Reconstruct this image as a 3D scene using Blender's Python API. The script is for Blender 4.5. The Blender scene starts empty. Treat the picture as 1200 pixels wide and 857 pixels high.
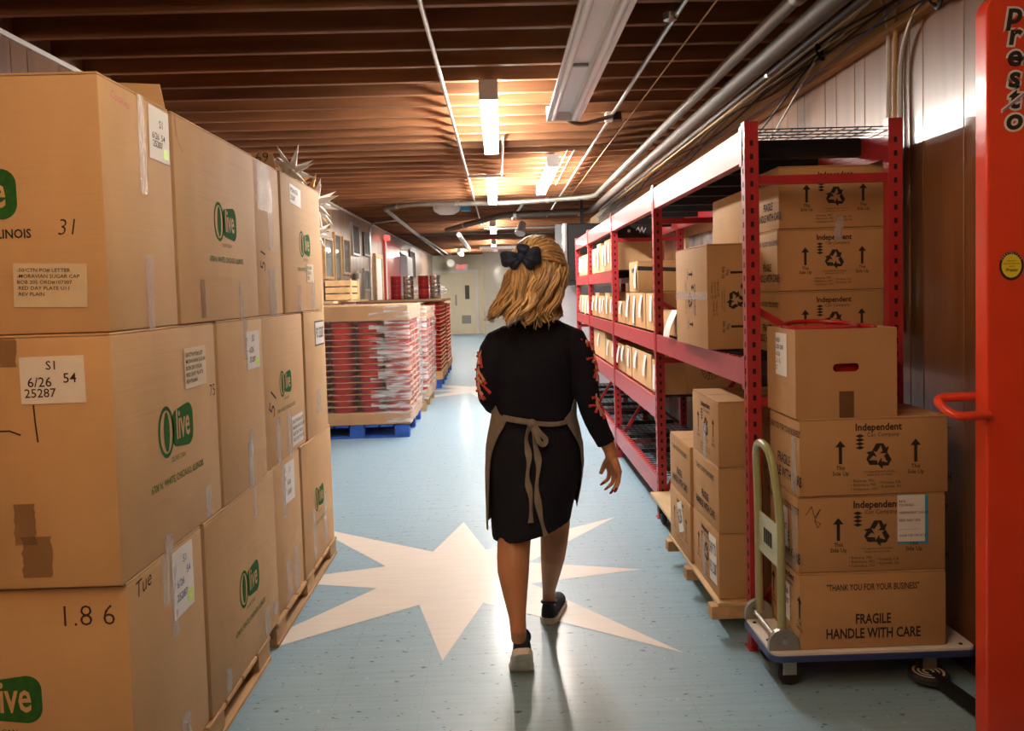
import bpy, bmesh, math, random
from mathutils import Vector, Matrix, noise
random.seed(7)
S = bpy.context.scene
C = S.collection
# ------------------------------------------------------------------ camera
PITCH, YAW, ROLL, FPX, PPY, EYE = .0482, .0144, .0279, 943.2, 385.7, 1.40
fw = Vector((math.sin(YAW)*math.cos(PITCH), math.cos(YAW)*math.cos(PITCH), -math.sin(PITCH)))
rt = Vector((math.cos(YAW), -math.sin(YAW), 0)); up = rt.cross(fw)
CR = rt*math.cos(ROLL)-up*math.sin(ROLL); CU = up*math.cos(ROLL)+rt*math.sin(ROLL)
cd = bpy.data.cameras.new('camera'); cam = bpy.data.objects.new('camera', cd); C.objects.link(cam)
cd.sensor_fit = 'HORIZONTAL'; cd.sensor_width = 36; cd.lens = 36*FPX/1200
cd.shift_y = (PPY-428.5)/1200; cd.clip_start = .05; cd.clip_end = 100
m3 = Matrix((CR, CU, -fw)).transposed()
cam.matrix_world = Matrix.Translation((0, 0, EYE)) @ m3.to_4x4()
S.camera = cam
# ------------------------------------------------------------------ world and exposure
w = bpy.data.worlds.new('world'); S.world = w; w.use_nodes = True
w.node_tree.nodes['Background'].inputs[0].default_value = (.9, .8, .7, 1)
w.node_tree.nodes['Background'].inputs[1].default_value = .15
S.view_settings.view_transform = 'Standard'; S.view_settings.look = 'None'
S.view_settings.exposure = 1.15; S.view_settings.gamma = 1; S.view_settings.use_curve_mapping = False
HALL_LIGHT, NEAR_LIGHT, REAR_LIGHT = 85.0, 19.0, 36.0     # emission of the fluorescent tubes: hall, above the camera, warm one on the left
HALL_COL, NEAR_COL, REAR_COL = (1, .93, .84), (1, .8, .58), (1, .53, .21)

# ------------------------------------------------------------------ materials
MATS = {}
def lin(h):
    h = h.lstrip('#'); out = []
    for i in (0, 2, 4):
        c = int(h[i:i+2], 16)/255
        out.append(c/12.92 if c <= .04045 else ((c+.055)/1.055)**2.4)
    return tuple(out)
def mat(name, col, rough=.6, metal=0, spec=.5, coat=0, coat_rough=.1, var=.0, scale=(8, 8, 8), bump=0, bscale=None,
        alpha=1, emit=None, strength=0, island=0, objrand=0, detail=4, trans=0, sheen=0, coords='Object'):
    m = bpy.data.materials.new(name); m.use_nodes = True; nt = m.node_tree; N = nt.nodes; L = nt.links
    b = N['Principled BSDF']
    if isinstance(col, str): col = lin(col)
    b.inputs['Base Color'].default_value = (*col, 1); b.inputs['Roughness'].default_value = rough
    b.inputs['Metallic'].default_value = metal; b.inputs['Specular IOR Level'].default_value = spec
    b.inputs['Coat Weight'].default_value = coat; b.inputs['Coat Roughness'].default_value = coat_rough
    b.inputs['Alpha'].default_value = alpha; b.inputs['Transmission Weight'].default_value = trans
    b.inputs['Sheen Weight'].default_value = sheen
    if emit:
        b.inputs['Emission Color'].default_value = (*emit, 1); b.inputs['Emission Strength'].default_value = strength
    if var or bump or island or objrand:
        tc = N.new('ShaderNodeTexCoord'); mp = N.new('ShaderNodeMapping'); mp.inputs['Scale'].default_value = scale
        L.new(tc.outputs[coords], mp.inputs['Vector'])
        nz = N.new('ShaderNodeTexNoise'); nz.inputs['Scale'].default_value = 1; nz.inputs['Detail'].default_value = detail
        L.new(mp.outputs[0], nz.inputs['Vector'])
        if objrand:
            oi = N.new('ShaderNodeObjectInfo'); ad = N.new('ShaderNodeVectorMath'); ad.operation = 'ADD'
            sc = N.new('ShaderNodeMath'); sc.operation = 'MULTIPLY'; sc.inputs[1].default_value = 37
            L.new(oi.outputs['Random'], sc.inputs[0]); L.new(mp.outputs[0], ad.inputs[0]); L.new(sc.outputs[0], ad.inputs[1])
            L.new(ad.outputs[0], nz.inputs['Vector'])
        mr = N.new('ShaderNodeMapRange'); mr.inputs['From Min'].default_value = .3; mr.inputs['From Max'].default_value = .7
        mr.inputs['To Min'].default_value = 1-var; mr.inputs['To Max'].default_value = 1+var
        L.new(nz.outputs[0], mr.inputs['Value']); val = mr.outputs[0]
        def mulrand(src, amt, val):
            r2 = N.new('ShaderNodeMapRange'); r2.inputs['To Min'].default_value = 1-amt; r2.inputs['To Max'].default_value = 1+amt
            L.new(src, r2.inputs['Value']); mm = N.new('ShaderNodeMath'); mm.operation = 'MULTIPLY'
            L.new(val, mm.inputs[0]); L.new(r2.outputs[0], mm.inputs[1]); return mm.outputs[0]
        if objrand: val = mulrand(oi.outputs['Random'], objrand, val)
        if island:
            g = N.new('ShaderNodeNewGeometry'); val = mulrand(g.outputs['Random Per Island'], island, val)
        vm = N.new('ShaderNodeVectorMath'); vm.operation = 'SCALE'; vm.inputs[0].default_value = col
        L.new(val, vm.inputs['Scale']); L.new(vm.outputs[0], b.inputs['Base Color'])
        if bump:
            bp = N.new('ShaderNodeBump'); bp.inputs['Strength'].default_value = bump; bp.inputs['Distance'].default_value = .01
            if bscale:
                m2 = N.new('ShaderNodeMapping'); m2.inputs['Scale'].default_value = bscale
                L.new(tc.outputs[coords], m2.inputs['Vector']); n2 = N.new('ShaderNodeTexNoise'); n2.inputs['Scale'].default_value = 1
                n2.inputs['Detail'].default_value = 3
                L.new(m2.outputs[0], n2.inputs['Vector']); L.new(n2.outputs[0], bp.inputs['Height'])
            else: L.new(nz.outputs[0], bp.inputs['Height'])
            L.new(bp.outputs[0], b.inputs['Normal'])
            if coat: L.new(bp.outputs[0], b.inputs['Coat Normal'])
    MATS[name] = m; return m

mat('cardboard', (.55, .35, .175), .72, spec=.25, var=.07, scale=(5, 5, 2.5), bump=.12, bscale=(2, 2, 60), objrand=.05)
mat('cardboard_kraft', (.46, .265, .118), .7, spec=.25, var=.07, scale=(6, 6, 3), bump=.1, bscale=(3, 3, 70), objrand=.06)
mat('cardboard_edge', (.36, .2, .09), .8, var=.1, scale=(30, 30, 30))
mat('print_black', (.035, .03, .028), .85, spec=.12)
mat('print_green', (.03, .125, .03), .9, spec=.08, var=.15, scale=(60, 60, 60))
mat('pen_ink', (.05, .03, .03), .85, spec=.12)
mat('blue_ink', (.1, .1, .35), .6)
mat('pink_ink', (.55, .16, .13), .6)
mat('label_paper', (.74, .72, .7), .6, var=.03, scale=(20, 20, 20))
mat('cream_label', (.66, .55, .38), .6, var=.05, scale=(20, 20, 20))
mat('highlighter', (.55, .85, .12), .5)
mat('blue_tape', (.05, .32, .55), .4)
mat('clear_tape', (.75, .72, .72), .12, alpha=.42, bump=.9, var=.05, scale=(60, 60, 25), bscale=(90, 90, 22))
mat('brown_tape', (.2, .1, .045), .3, alpha=.45)
mat('black_tape', (.03, .03, .035), .4)
mat('joist_wood', (.235, .1, .043), .62, spec=.3, var=.35, scale=(1.2, 20, 14), objrand=.2, bump=.05)
mat('deck_wood', (.16, .065, .028), .7, var=.3, scale=(1, 12, 1))
mat('panel_pale_glare', (.36, .25, .19), .35, spec=.6, coat=.6, coat_rough=.14, var=.2, scale=(9, 9, .7), objrand=.12)  # light panelling, its base colour paled further with the wall's glare
mat('panel_wood', (.2, .082, .03), .36, spec=.5, coat=.6, coat_rough=.16, var=.35, scale=(9, 9, .7), objrand=.12, bump=.04)
mat('fascia_wood', (.56, .35, .16), .6, var=.25, scale=(10, 1.2, 10), bump=.05)
mat('pale_pine', (.6, .42, .22), .55, var=.18, scale=(12, 2, 12))
mat('pallet_wood', (.47, .28, .125), .75, var=.22, scale=(20, 3, 20), objrand=.12, bump=.15)
mat('blue_pallet_paint', (.02, .09, .42), .55, var=.25, scale=(14, 14, 14), objrand=.1)
mat('white_paint', (.74, .73, .7), .4)
mat('cream_paint', (.72, .65, .47), .5, var=.05, scale=(3, 3, .5))
mat('red_rack', (.37, .022, .028), .4, spec=.45, var=.08, scale=(20, 20, 20), coat=.15)
mat('red_paint', (.74, .055, .02), .3, coat=.5, var=.03)
mat('red_tin', (.38, .012, .014), .35, spec=.4, objrand=.25, var=.05)
mat('red_wall', (.5, .03, .03), .3, coat=.4)
mat('black_metal', (.011, .011, .012), .6, spec=.25)
mat('slot_dark', (.01, .005, .005), .9)
mat('dark_plastic', (.02, .02, .022), .4)
mat('rubber', (.018, .018, .018), .7)
mat('galvanised', (.5, .49, .47), .36, metal=.85, var=.15, scale=(15, 15, 15))
mat('pipe_steel', (.3, .28, .25), .5, metal=.6, var=.15, scale=(12, 3, 12))
mat('grey_pipe', (.12, .1, .085), .55, metal=.1, var=.2, scale=(12, 3, 12))
mat('zinc', (.55, .53, .48), .3, metal=.9)
mat('cable_black', (.02, .02, .022), .5)
mat('cable_white', (.6, .58, .52), .5)
mat('cable_blue', (.08, .14, .4), .5)
mat('olive_tube', (.34, .34, .16), .35, coat=.3)
mat('grey_steel', (.28, .27, .24), .35, metal=.5)
mat('deck_vinyl', (.72, .68, .63), .5, var=.06, scale=(9, 9, 9))
mat('blue_bumper', (.03, .05, .17), .5)
mat('silver_tin', (.7, .7, .7), .2, metal=.9)
mat('gold_frame', (.34, .2, .07), .4, var=.2)
mat('dark_frame', (.06, .04, .03), .4)
mat('picture_print', (.42, .41, .42), .25, var=.5, scale=(6, 6, 6), coat=.8, coat_rough=.04, objrand=.3)
mat('glass', (.62, .68, .7), .05, alpha=.35)
mat('film_thin', (.86, .86, .9), .14, spec=.8, alpha=.045, bump=.8, var=.03, scale=(3, 3, 3), bscale=(9, 7, 26))
mat('wrap', (.86, .86, .9), .16, spec=.8, alpha=.42, bump=1.0, var=.03, scale=(3, 3, 3), bscale=(9, 7, 26))
mat('skin', (.47, .21, .1), .48, var=.09, scale=(14, 14, 14), spec=.35)
mat('hair', (.56, .345, .145), .33, spec=.7, var=.25, scale=(30, 30, 6), island=.55)
mat('navy_knit', (.009, .009, .016), .85, spec=.2, var=.15, scale=(120, 120, 120), bump=.3, bscale=(300, 300, 300))
mat('navy_cloth', (.014, .022, .055), .65, var=.2, scale=(60, 60, 60), bump=.2, bscale=(50, 50, 50))
mat('apron_linen', (.225, .185, .15), .85, var=.16, scale=(25, 25, 25), bump=.25, bscale=(160, 160, 160))
mat('coral_thread', (.6, .05, .04), .8)
mat('pink_thread', (.62, .3, .22), .8)
mat('shoe_navy', (.012, .016, .03), .8, bump=.3, bscale=(200, 200, 200), var=.1)
mat('sole_white', (.72, .68, .6), .55)
mat('sole_worn', (.62, .54, .42), .6, var=.15, scale=(30, 30, 30))
mat('nail_polish', (.2, .015, .03), .2, coat=.5)
mat('star_paper', (.78, .76, .74), .6)
mat('star_gold', (.55, .3, .09), .5)
mat('yellow_sticker', (.78, .68, .04), .4)
mat('purple_vinyl', (.25, .22, .5), .4)
mat('white_plastic', (.78, .77, .75), .35)
mat('exit_red', (.6, .05, .05), .5, emit=(1, .12, .1), strength=.6)
mat('tube_hall', (1, 1, 1), .4, emit=HALL_COL, strength=HALL_LIGHT)
mat('tube_near', (1, 1, 1), .4, emit=NEAR_COL, strength=NEAR_LIGHT)
mat('tube_rear', (1, 1, 1), .4, emit=REAR_COL, strength=REAR_LIGHT)
mat('tube_off', (.8, .8, .8), .25)
mat('grey_sheet', (.52, .5, .54), .45, var=.1, scale=(3, 3, 3))

def floor_material():
    m = bpy.data.materials.new('vinyl_tile'); m.use_nodes = True; nt = m.node_tree; N = nt.nodes; L = nt.links
    b = N['Principled BSDF']; b.inputs['Roughness'].default_value = .42; b.inputs['Specular IOR Level'].default_value = .4
    b.inputs['Coat Weight'].default_value = .18; b.inputs['Coat Roughness'].default_value = .16
    tc = N.new('ShaderNodeTexCoord')
    def nz(scale, det=3):
        mp = N.new('ShaderNodeMapping'); mp.inputs['Scale'].default_value = scale
        n = N.new('ShaderNodeTexNoise'); n.inputs['Scale'].default_value = 1; n.inputs['Detail'].default_value = det
        L.new(tc.outputs['Object'], mp.inputs[0]); L.new(mp.outputs[0], n.inputs['Vector']); return n.outputs[0]
    def ramp(src, a, c, ca, cb):
        r = N.new('ShaderNodeValToRGB'); r.color_ramp.elements[0].position = a; r.color_ramp.elements[1].position = c
        r.color_ramp.elements[0].color = (*ca, 1); r.color_ramp.elements[1].color = (*cb, 1); L.new(src, r.inputs[0]); return r.outputs[0]
    base = ramp(nz((3, 45, 1)), .3, .7, (.225, .37, .475), (.275, .43, .54))
    def over(fac, colr, below):
        mx = N.new('ShaderNodeMix'); mx.data_type = 'RGBA'; L.new(fac, mx.inputs['Factor'])
        L.new(below, mx.inputs[6]); mx.inputs[7].default_value = (*colr, 1); return mx.outputs[2]
    k, g = (0, 0, 0), (1, 1, 1)
    f1 = ramp(nz((26, 50, 1), 2), .665, .70, k, g); c = over(f1, (.07, .12, .17), base)
    f2 = ramp(nz((47, 31, 1), 2), .68, .72, k, g); c = over(f2, (.4, .47, .5), c)
    # faint tile seams every 0.305 m
    br = N.new('ShaderNodeTexBrick'); br.offset = 0; br.inputs['Scale'].default_value = 1/.3048
    br.inputs['Brick Width'].default_value = 1; br.inputs['Row Height'].default_value = 1; br.inputs['Mortar Size'].default_value = .004
    br.inputs['Color1'].default_value = (0, 0, 0, 1); br.inputs['Color2'].default_value = (0, 0, 0, 1); br.inputs['Mortar'].default_value = (.3, .3, .3, 1)
    L.new(tc.outputs['Object'], br.inputs['Vector'])
    c = over(br.outputs['Color'], (.1, .15, .17), c)
    L.new(c, b.inputs['Base Color'])
    bp = N.new('ShaderNodeBump'); bp.inputs['Strength'].default_value = .06; bp.inputs['Distance'].default_value = .01
    L.new(nz((2.5, 5, 1), 2), bp.inputs['Height']); L.new(bp.outputs[0], b.inputs['Normal']); L.new(bp.outputs[0], b.inputs['Coat Normal'])
    MATS['vinyl_tile'] = m
floor_material()
def patchy_film():
    m = MATS['wrap']; N = m.node_tree.nodes; L = m.node_tree.links; b = N['Principled BSDF']
    tc = N.new('ShaderNodeTexCoord'); mp = N.new('ShaderNodeMapping'); mp.inputs['Scale'].default_value = (4, 4, 30); mp.inputs['Rotation'].default_value = (.5, 0, 0)
    n = N.new('ShaderNodeTexNoise'); n.inputs['Scale'].default_value = 1; n.inputs['Detail'].default_value = 4; n.inputs['Distortion'].default_value = .4
    r = N.new('ShaderNodeMapRange'); r.inputs['From Min'].default_value = .38; r.inputs['From Max'].default_value = .68; r.inputs['To Min'].default_value = .06; r.inputs['To Max'].default_value = .62
    L.new(tc.outputs['Object'], mp.inputs[0]); L.new(mp.outputs[0], n.inputs['Vector']); L.new(n.outputs[0], r.inputs['Value']); L.new(r.outputs[0], b.inputs['Alpha'])
patchy_film()
mat('star_vinyl', (.70, .66, .61), .42, spec=.4, coat=.18, coat_rough=.16, var=.05, scale=(4, 40, 1))

# ------------------------------------------------------------------ mesh helpers
class MB:
    def __init__(s): s.v = []; s.f = []
    def add(s, vs, fs):
        o = len(s.v); s.v += [Vector(v) for v in vs]; s.f += [tuple(i+o for i in f) for f in fs]; return s
    def box(s, x0, x1, y0, y1, z0, z1):
        return s.add([(x0, y0, z0), (x1, y0, z0), (x1, y1, z0), (x0, y1, z0), (x0, y0, z1), (x1, y0, z1), (x1, y1, z1), (x0, y1, z1)],
                     [(0, 3, 2, 1), (4, 5, 6, 7), (0, 1, 5, 4), (1, 2, 6, 5), (2, 3, 7, 6), (3, 0, 4, 7)])
    def bar(s, a, b, wd, ht, upv=(0, 0, 1)):
        a, b = Vector(a), Vector(b); d = (b-a).normalized(); u = Vector(upv)
        if abs(d.dot(u)) > .99: u = Vector((1, 0, 0))
        r = d.cross(u).normalized(); u = r.cross(d)
        P = []
        for p in (a, b):
            for sx, sz in ((-1, -1), (1, -1), (1, 1), (-1, 1)): P.append(p+r*sx*wd/2+u*sz*ht/2)
        return s.add(P, [(3, 2, 1, 0), (4, 5, 6, 7), (0, 1, 5, 4), (1, 2, 6, 5), (2, 3, 7, 6), (3, 0, 4, 7)])
    def tube(s, pts, r, n=8, closed=False, cap=True, flat=1):
        pts = [Vector(p) for p in pts]; k = len(pts); rr = r if isinstance(r, (list, tuple)) else [r]*k
        prev = None; rings = []
        for i, p in enumerate(pts):
            if closed: d = pts[(i+1) % k]-pts[i-1]
            else: d = pts[min(i+1, k-1)]-pts[max(i-1, 0)]
            d = d.normalized() if d.length > 1e-9 else Vector((0, 0, 1))
            if prev is None:
                u = Vector((0, 0, 1)) if abs(d.z) < .9 else Vector((1, 0, 0))
                a = d.cross(u).normalized()
            else:
                a = prev-d*prev.dot(d)
                a = a.normalized() if a.length > 1e-6 else d.orthogonal().normalized()
            prev = a; b = d.cross(a)
            rings.append([p+(a*math.cos(t)*flat+b*math.sin(t))*rr[i] for t in (2*math.pi*j/n for j in range(n))])
        return s.loft(rings, closed, cap)
    def loft(s, rings, closed=False, cap=True):
        n = len(rings[0]); vs = [v for r in rings for v in r]; k = len(rings); fs = []
        for i in range(k if closed else k-1):
            a, b = i*n, ((i+1) % k)*n
            for j in range(n): fs.append((a+j, a+(j+1) % n, b+(j+1) % n, b+j))
        if cap and not closed:
            fs.append(tuple(range(n-1, -1, -1))); fs.append(tuple(range((k-1)*n, k*n)))
        return s.add(vs, fs)
    def lathe(s, prof, n=20, c=(0, 0, 0), axis='z'):
        rings = []
        for r, h in prof:
            ring = []
            for j in range(n):
                t = 2*math.pi*j/n; x, y = r*math.cos(t), r*math.sin(t)
                p = {'z': (x, y, h), 'x': (h, x, y), 'y': (y, h, x)}[axis]
                ring.append(Vector(p)+Vector(c))
            rings.append(ring)
        return s.loft(rings)
    def prism(s, poly, z0, z1):
        n = len(poly); vs = [(x, y, z0) for x, y in poly]+[(x, y, z1) for x, y in poly]
        return s.add(vs, [tuple(range(n-1, -1, -1)), tuple(range(n, 2*n))]+[(i, (i+1) % n, n+(i+1) % n, n+i) for i in range(n)])
    def xf(s, M, start=0):
        for i in range(start, len(s.v)): s.v[i] = M @ s.v[i]
        return s
    def mesh(s, name='mesh', smooth=False, bevel=0, bseg=1, recalc=True):
        me = bpy.data.meshes.new(name); me.from_pydata([tuple(v) for v in s.v], [], s.f); me.update()
        bm = bmesh.new(); bm.from_mesh(me)
        if recalc: bmesh.ops.recalc_face_normals(bm, faces=bm.faces)
        if bevel: bmesh.ops.bevel(bm, geom=[e for e in bm.edges if len(e.link_faces) == 2 and e.calc_face_angle(0) > .5], offset=bevel, segments=bseg, profile=.6, affect='EDGES', clamp_overlap=True)
        bm.to_mesh(me); bm.free()
        if smooth:
            for p in me.polygons: p.use_smooth = True
            if smooth != 'all':
                me.set_sharp_from_angle(angle=math.radians(40))
        return me
    def build(s, name, material, parent=None, smooth=False, bevel=0, bseg=1, world=False, label=None):
        me = s.mesh(name, smooth, bevel, bseg)
        if world and parent:
            off = world_loc(parent)
            for v in me.vertices: v.co -= off
        return obj(name, me, material, parent, label=label)
def world_loc(o):
    p = Vector((0, 0, 0))
    while o: p += o.location; o = o.parent
    return p
def obj(name, me, material, parent=None, loc=None, label=None):
    o = bpy.data.objects.new(name, me); C.objects.link(o)
    if material:
        mm = MATS[material] if isinstance(material, str) else material
        if len(me.materials) == 0: me.materials.append(mm)
    if parent: o.parent = parent
    if loc: o.location = loc
    if label: o['label'] = label
    return o
def thing(name, label, cat, loc=(0, 0, 0), rotz=0, group=None):
    o = bpy.data.objects.new(name, None); C.objects.link(o); o.empty_display_size = .1
    o.location = loc; o.rotation_euler = (0, 0, rotz); tag(o, label, cat, group); return o
def tag(o, label, cat, group=None):
    o['label'] = label; o['category'] = cat
    if group: o['group'] = group
    return o
def struct(o): o['kind'] = 'structure'; return o
def B(x0, x1, y0, y1, z0, z1): return MB().box(x0, x1, y0, y1, z0, z1)
def bez(pts, n=6):
    """Catmull-Rom through points"""
    P = [Vector(p) for p in pts]; out = []
    for i in range(len(P)-1):
        p0, p1, p2, p3 = P[max(i-1, 0)], P[i], P[i+1], P[min(i+2, len(P)-1)]
        for k in range(n):
            t = k/n
            out.append(.5*((2*p1)+(-p0+p2)*t+(2*p0-5*p1+4*p2-p3)*t*t+(-p0+3*p1-3*p2+p3)*t**3))
    out.append(P[-1]); return out
def round_path(pts, rad, n=5):
    P = [Vector(p) for p in pts]; out = [P[0]]
    for i in range(1, len(P)-1):
        a, b, c = P[i-1], P[i], P[i+1]
        d1, d2 = (a-b), (c-b); r = min(rad, d1.length*.49, d2.length*.49)
        s, e = b+d1.normalized()*r, b+d2.normalized()*r
        for k in range(n+1):
            t = k/n; out.append(s*(1-t)**2+b*2*t*(1-t)+e*t*t)
    out.append(P[-1]); return out

TMP = bpy.data.scenes.new('scratch')          # evaluation scratch scene, removed at the end
def evaluated_mesh(o):
    TMP.collection.objects.link(o); vl = TMP.view_layers[0]; vl.update()
    return bpy.data.meshes.new_from_object(o.evaluated_get(vl.depsgraph))
# ---- flat printing: collected in face coordinates (u right, v up), depth = out of the face
TXT = {}
def text_geo(body, size, bold=0, align='CENTER', shear=0, res=2, spacing=1):
    key = (body, bold, align, shear, res, spacing)
    if key not in TXT:
        cu = bpy.data.curves.new('text', 'FONT'); cu.body = body; cu.size = 1; cu.offset = bold; cu.align_x = align
        cu.align_y = 'CENTER'; cu.resolution_u = res; cu.shear = shear; cu.space_character = spacing; cu.fill_mode = 'FRONT'
        o = bpy.data.objects.new('text', cu); me = evaluated_mesh(o)
        TXT[key] = ([v.co.copy() for v in me.vertices], [tuple(p.vertices) for p in me.polygons])
        bpy.data.objects.remove(o); bpy.data.curves.remove(cu); bpy.data.meshes.remove(me)
    vs, fs = TXT[key]
    return [v*size for v in vs], fs
class Print(MB):
    def text(s, body, u, v, size, bold=0, sx=1, rot=0, d=0, **k):
        vs, fs = text_geo(body, size, bold, **k); c, sn = math.cos(rot), math.sin(rot)
        s.add([(u+(p.x*sx)*c-p.y*sn, v+(p.x*sx)*sn+p.y*c, d) for p in vs], fs); return s
    def poly(s, pts, d=0):
        return s.add([(a, b, d) for a, b in pts], [tuple(range(len(pts)))])
    def rect(s, u0, u1, v0, v1, d=0): return s.poly([(u0, v0), (u1, v0), (u1, v1), (u0, v1)], d)
    def stroke(s, pts, wd, d=0):
        for a, b in zip(pts, pts[1:]):
            a, b = Vector((*a, 0)), Vector((*b, 0)); n = (b-a); n = Vector((-n.y, n.x, 0)).normalized()*wd/2; e = (b-a).normalized()*wd*.3
            s.add([(q.x, q.y, d) for q in (a-n-e, b-n+e, b+n+e, a+n-e)], [(0, 1, 2, 3)])
        return s
    def ring(s, u, v, ru, rv, wd, n=24, d=0):
        vs = []
        for k in range(n):
            t = 2*math.pi*k/n; vs += [(u+ru*math.cos(t), v+rv*math.sin(t), d), (u+(ru-wd)*math.cos(t), v+(rv-wd)*math.sin(t), d)]
        return s.add(vs, [(2*k, 2*((k+1) % n), 2*((k+1) % n)+1, 2*k+1) for k in range(n)])
    def on(s, name, material, parent, origin, u, vv=(0, 0, 1), lift=.0008, label=None):
        u, vv = Vector(u).normalized(), Vector(vv).normalized(); n = u.cross(vv); o = Vector(origin)
        me = bpy.data.meshes.new(name)
        me.from_pydata([tuple(o+u*p.x+vv*p.y+n*(p.z+lift)) for p in s.v], [], s.f); me.update()
        return obj(name, me, material, parent, label=label)
def plate(name, material, parent, origin, u, wd, ht, th=.0012, vv=(0, 0, 1), lift=.0002, label=None, tilt=0, wavy=0):
    u, vv = Vector(u).normalized(), Vector(vv).normalized()
    if tilt: u, vv = u*math.cos(tilt)+vv*math.sin(tilt), vv*math.cos(tilt)-u*math.sin(tilt)
    n = u.cross(vv); o = Vector(origin)
    m = MB().box(-wd/2, wd/2, -ht/2, ht/2, lift, lift+th)
    m.v = [o+u*p.x+vv*p.y+n*p.z for p in m.v]
    return m.build(name, material, parent, label=label)

# faces of a carton in its local frame: origin at base centre
def face(w_, d_, h_, side):
    return {'front': (Vector((0, -d_/2, h_/2)), Vector((1, 0, 0))), 'back': (Vector((0, d_/2, h_/2)), Vector((-1, 0, 0))),
            'right': (Vector((w_/2, 0, h_/2)), Vector((0, 1, 0))), 'left': (Vector((-w_/2, 0, h_/2)), Vector((0, -1, 0)))}[side]

CMESH = {}
def carton_body(t, w_, d_, h_, material, bulge=.004, open_top=False):
    """walls and base with softly rounded edges, a pair of closed top flaps"""
    key = (round(w_, 3), round(d_, 3), round(h_, 3), material, open_top)
    if key not in CMESH:
        if open_top:
            th = .006; m = MB().box(-w_/2, w_/2, -d_/2, d_/2, 0, th)
            m.box(-w_/2, w_/2, -d_/2, -d_/2+th, th, h_).box(-w_/2, w_/2, d_/2-th, d_/2, th, h_)
            m.box(-w_/2, -w_/2+th, -d_/2+th, d_/2-th, th, h_).box(w_/2-th, w_/2, -d_/2+th, d_/2-th, th, h_)
            CMESH[key] = (m.mesh('carton_body'), None, None)
        else:
            m = B(-w_/2, w_/2, -d_/2, d_/2, 0, h_-.006).mesh('carton_body', smooth=True, bevel=.007, bseg=2)
            f1 = B(-w_/2+.002, w_/2-.002, -d_/2+.002, -.002, h_-.006, h_).mesh('flap', bevel=.0015)
            f2 = B(-w_/2+.002, w_/2-.002, .002, d_/2-.002, h_-.006, h_).mesh('flap', bevel=.0015)
            CMESH[key] = (m, f1, f2)
    m, f1, f2 = CMESH[key]
    b = obj('carton_body', m, material, t)
    if f1: obj('flap', f1, material, t); obj('flap', f2, material, t)
    return b

# ------------------------------------------------------------------ structure
XL, XR, YB, YE, ZC = -2.15, 1.64, -4.0, 26.4, 2.60
fl = struct(obj('floor', B(XL-.05, XR+.05, YB, YE+.05, -.05, 0).mesh('floor'), 'vinyl_tile'))
def star_poly(cx, cy, a):
    out = []
    tips = [(0, 1), (1, 1), (1, 0), (1, -1), (0, -1), (-1, -1), (-1, 0), (-1, 1)]
    # inner corners between successive tips, measured on the inlay
    inner = [(.155, .408), (.40, .17), (.40, -.155), (.156, -.39), (-.156, -.39), (-.40, -.15), (-.40, .18), (-.155, .408)]
    for t, i in zip(tips, inner): out += [t, i]
    return [(cx+a*x, cy+a*y) for x, y in out]
for cx, cy in ((-.256, 3.915), (-.30, 11.4)):
    m = MB(); P = star_poly(cx, cy, .9185); n = len(P)
    m.add([(cx, cy, .0012)]+[(x, y, .0012) for x, y in P], [(0, 1+i, 1+(i+1) % n) for i in range(n)])
    m.build('star_inlay', 'star_vinyl', fl, label='cream star inlaid in the blue vinyl floor')
ce = struct(obj('ceiling', B(XL-.05, XR+.05, YB, YE+.05, ZC+.235, ZC+.26).mesh('ceiling'), 'deck_wood'))
jm = B(XL-.02, XR+.02, -.019, .019, ZC, ZC+.235).mesh('joist', bevel=.003)
y = -3.9
while y < YE:
    o = obj('joist', jm, 'joist_wood', ce, loc=(0, y, random.uniform(-.002, .002))); y += .306
wl = struct(obj('wall_left', B(XL-.06, XL-.012, YB, YE, 0, ZC+.23).mesh('wall_left'), 'panel_pale_glare'))
wr = struct(obj('wall_right', B(XR+.012, XR+.06, YB, YE, 0, ZC+.23).mesh('wall_right'), 'panel_wood'))
struct(obj('wall_back', B(XL-.06, XR+.06, YB-.06, YB, 0, ZC+.23).mesh('wall_back'), 'panel_wood'))
we = struct(obj('wall_end', B(XL-.06, XR+.06, YE+.012, YE+.06, 0, ZC+.23).mesh('wall_end'), 'cream_paint'))
# grooved panel boards on the walls
wds = [.1, .2, .13, .27, .1, .15, .24]
def boards(parent, x0, x1, ya, yb, z0, z1, material, name='panel_board'):
    y = ya; i = 0; cache = {}
    while y < yb:
        w_ = wds[i % len(wds)]; i += 1
        if w_ not in cache: cache[w_] = B(x0, x1, .002, w_-.002, z0, z1).mesh(name, bevel=.0015)
        obj(name, cache[w_], material, parent, loc=(0, y, 0)); y += w_
boards(wr, XR, XR+.012, 1.2, 12.5, .1, 2.42, 'panel_wood')
boards(wl, XL-.012, XL, 1.0, 6.5, .1, 2.58, 'panel_wood'); boards(wl, XL-.012, XL, 6.6, 16.0, .1, 2.58, 'panel_pale_glare')
i = 0; x = XL; em = B(.003, .197, YE, YE+.012, 0, ZC).mesh('panel_board')
while x < XR-.1: obj('panel_board', em, 'cream_paint', we, loc=(x, 0, 0)); x += .2
struct(obj('trim_1', B(XL, XL+.02, 0, YE, 2.575, 2.598).mesh('trim_1'), 'white_paint'))
struct(obj('trim_2', B(XR-.03, XR+.012, .5, 14, 2.415, 2.60).mesh('trim_2', bevel=.003), 'fascia_wood'))
struct(obj('trim_3', B(XR-.045, XR+.012, .5, 14, 2.395, 2.415).mesh('trim_3', bevel=.003), 'fascia_wood'))
struct(obj('baseboard_right', B(XR-.012, XR+.012, .5, 14, 0, .1).mesh('baseboard_right'), 'dark_frame'))
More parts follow.
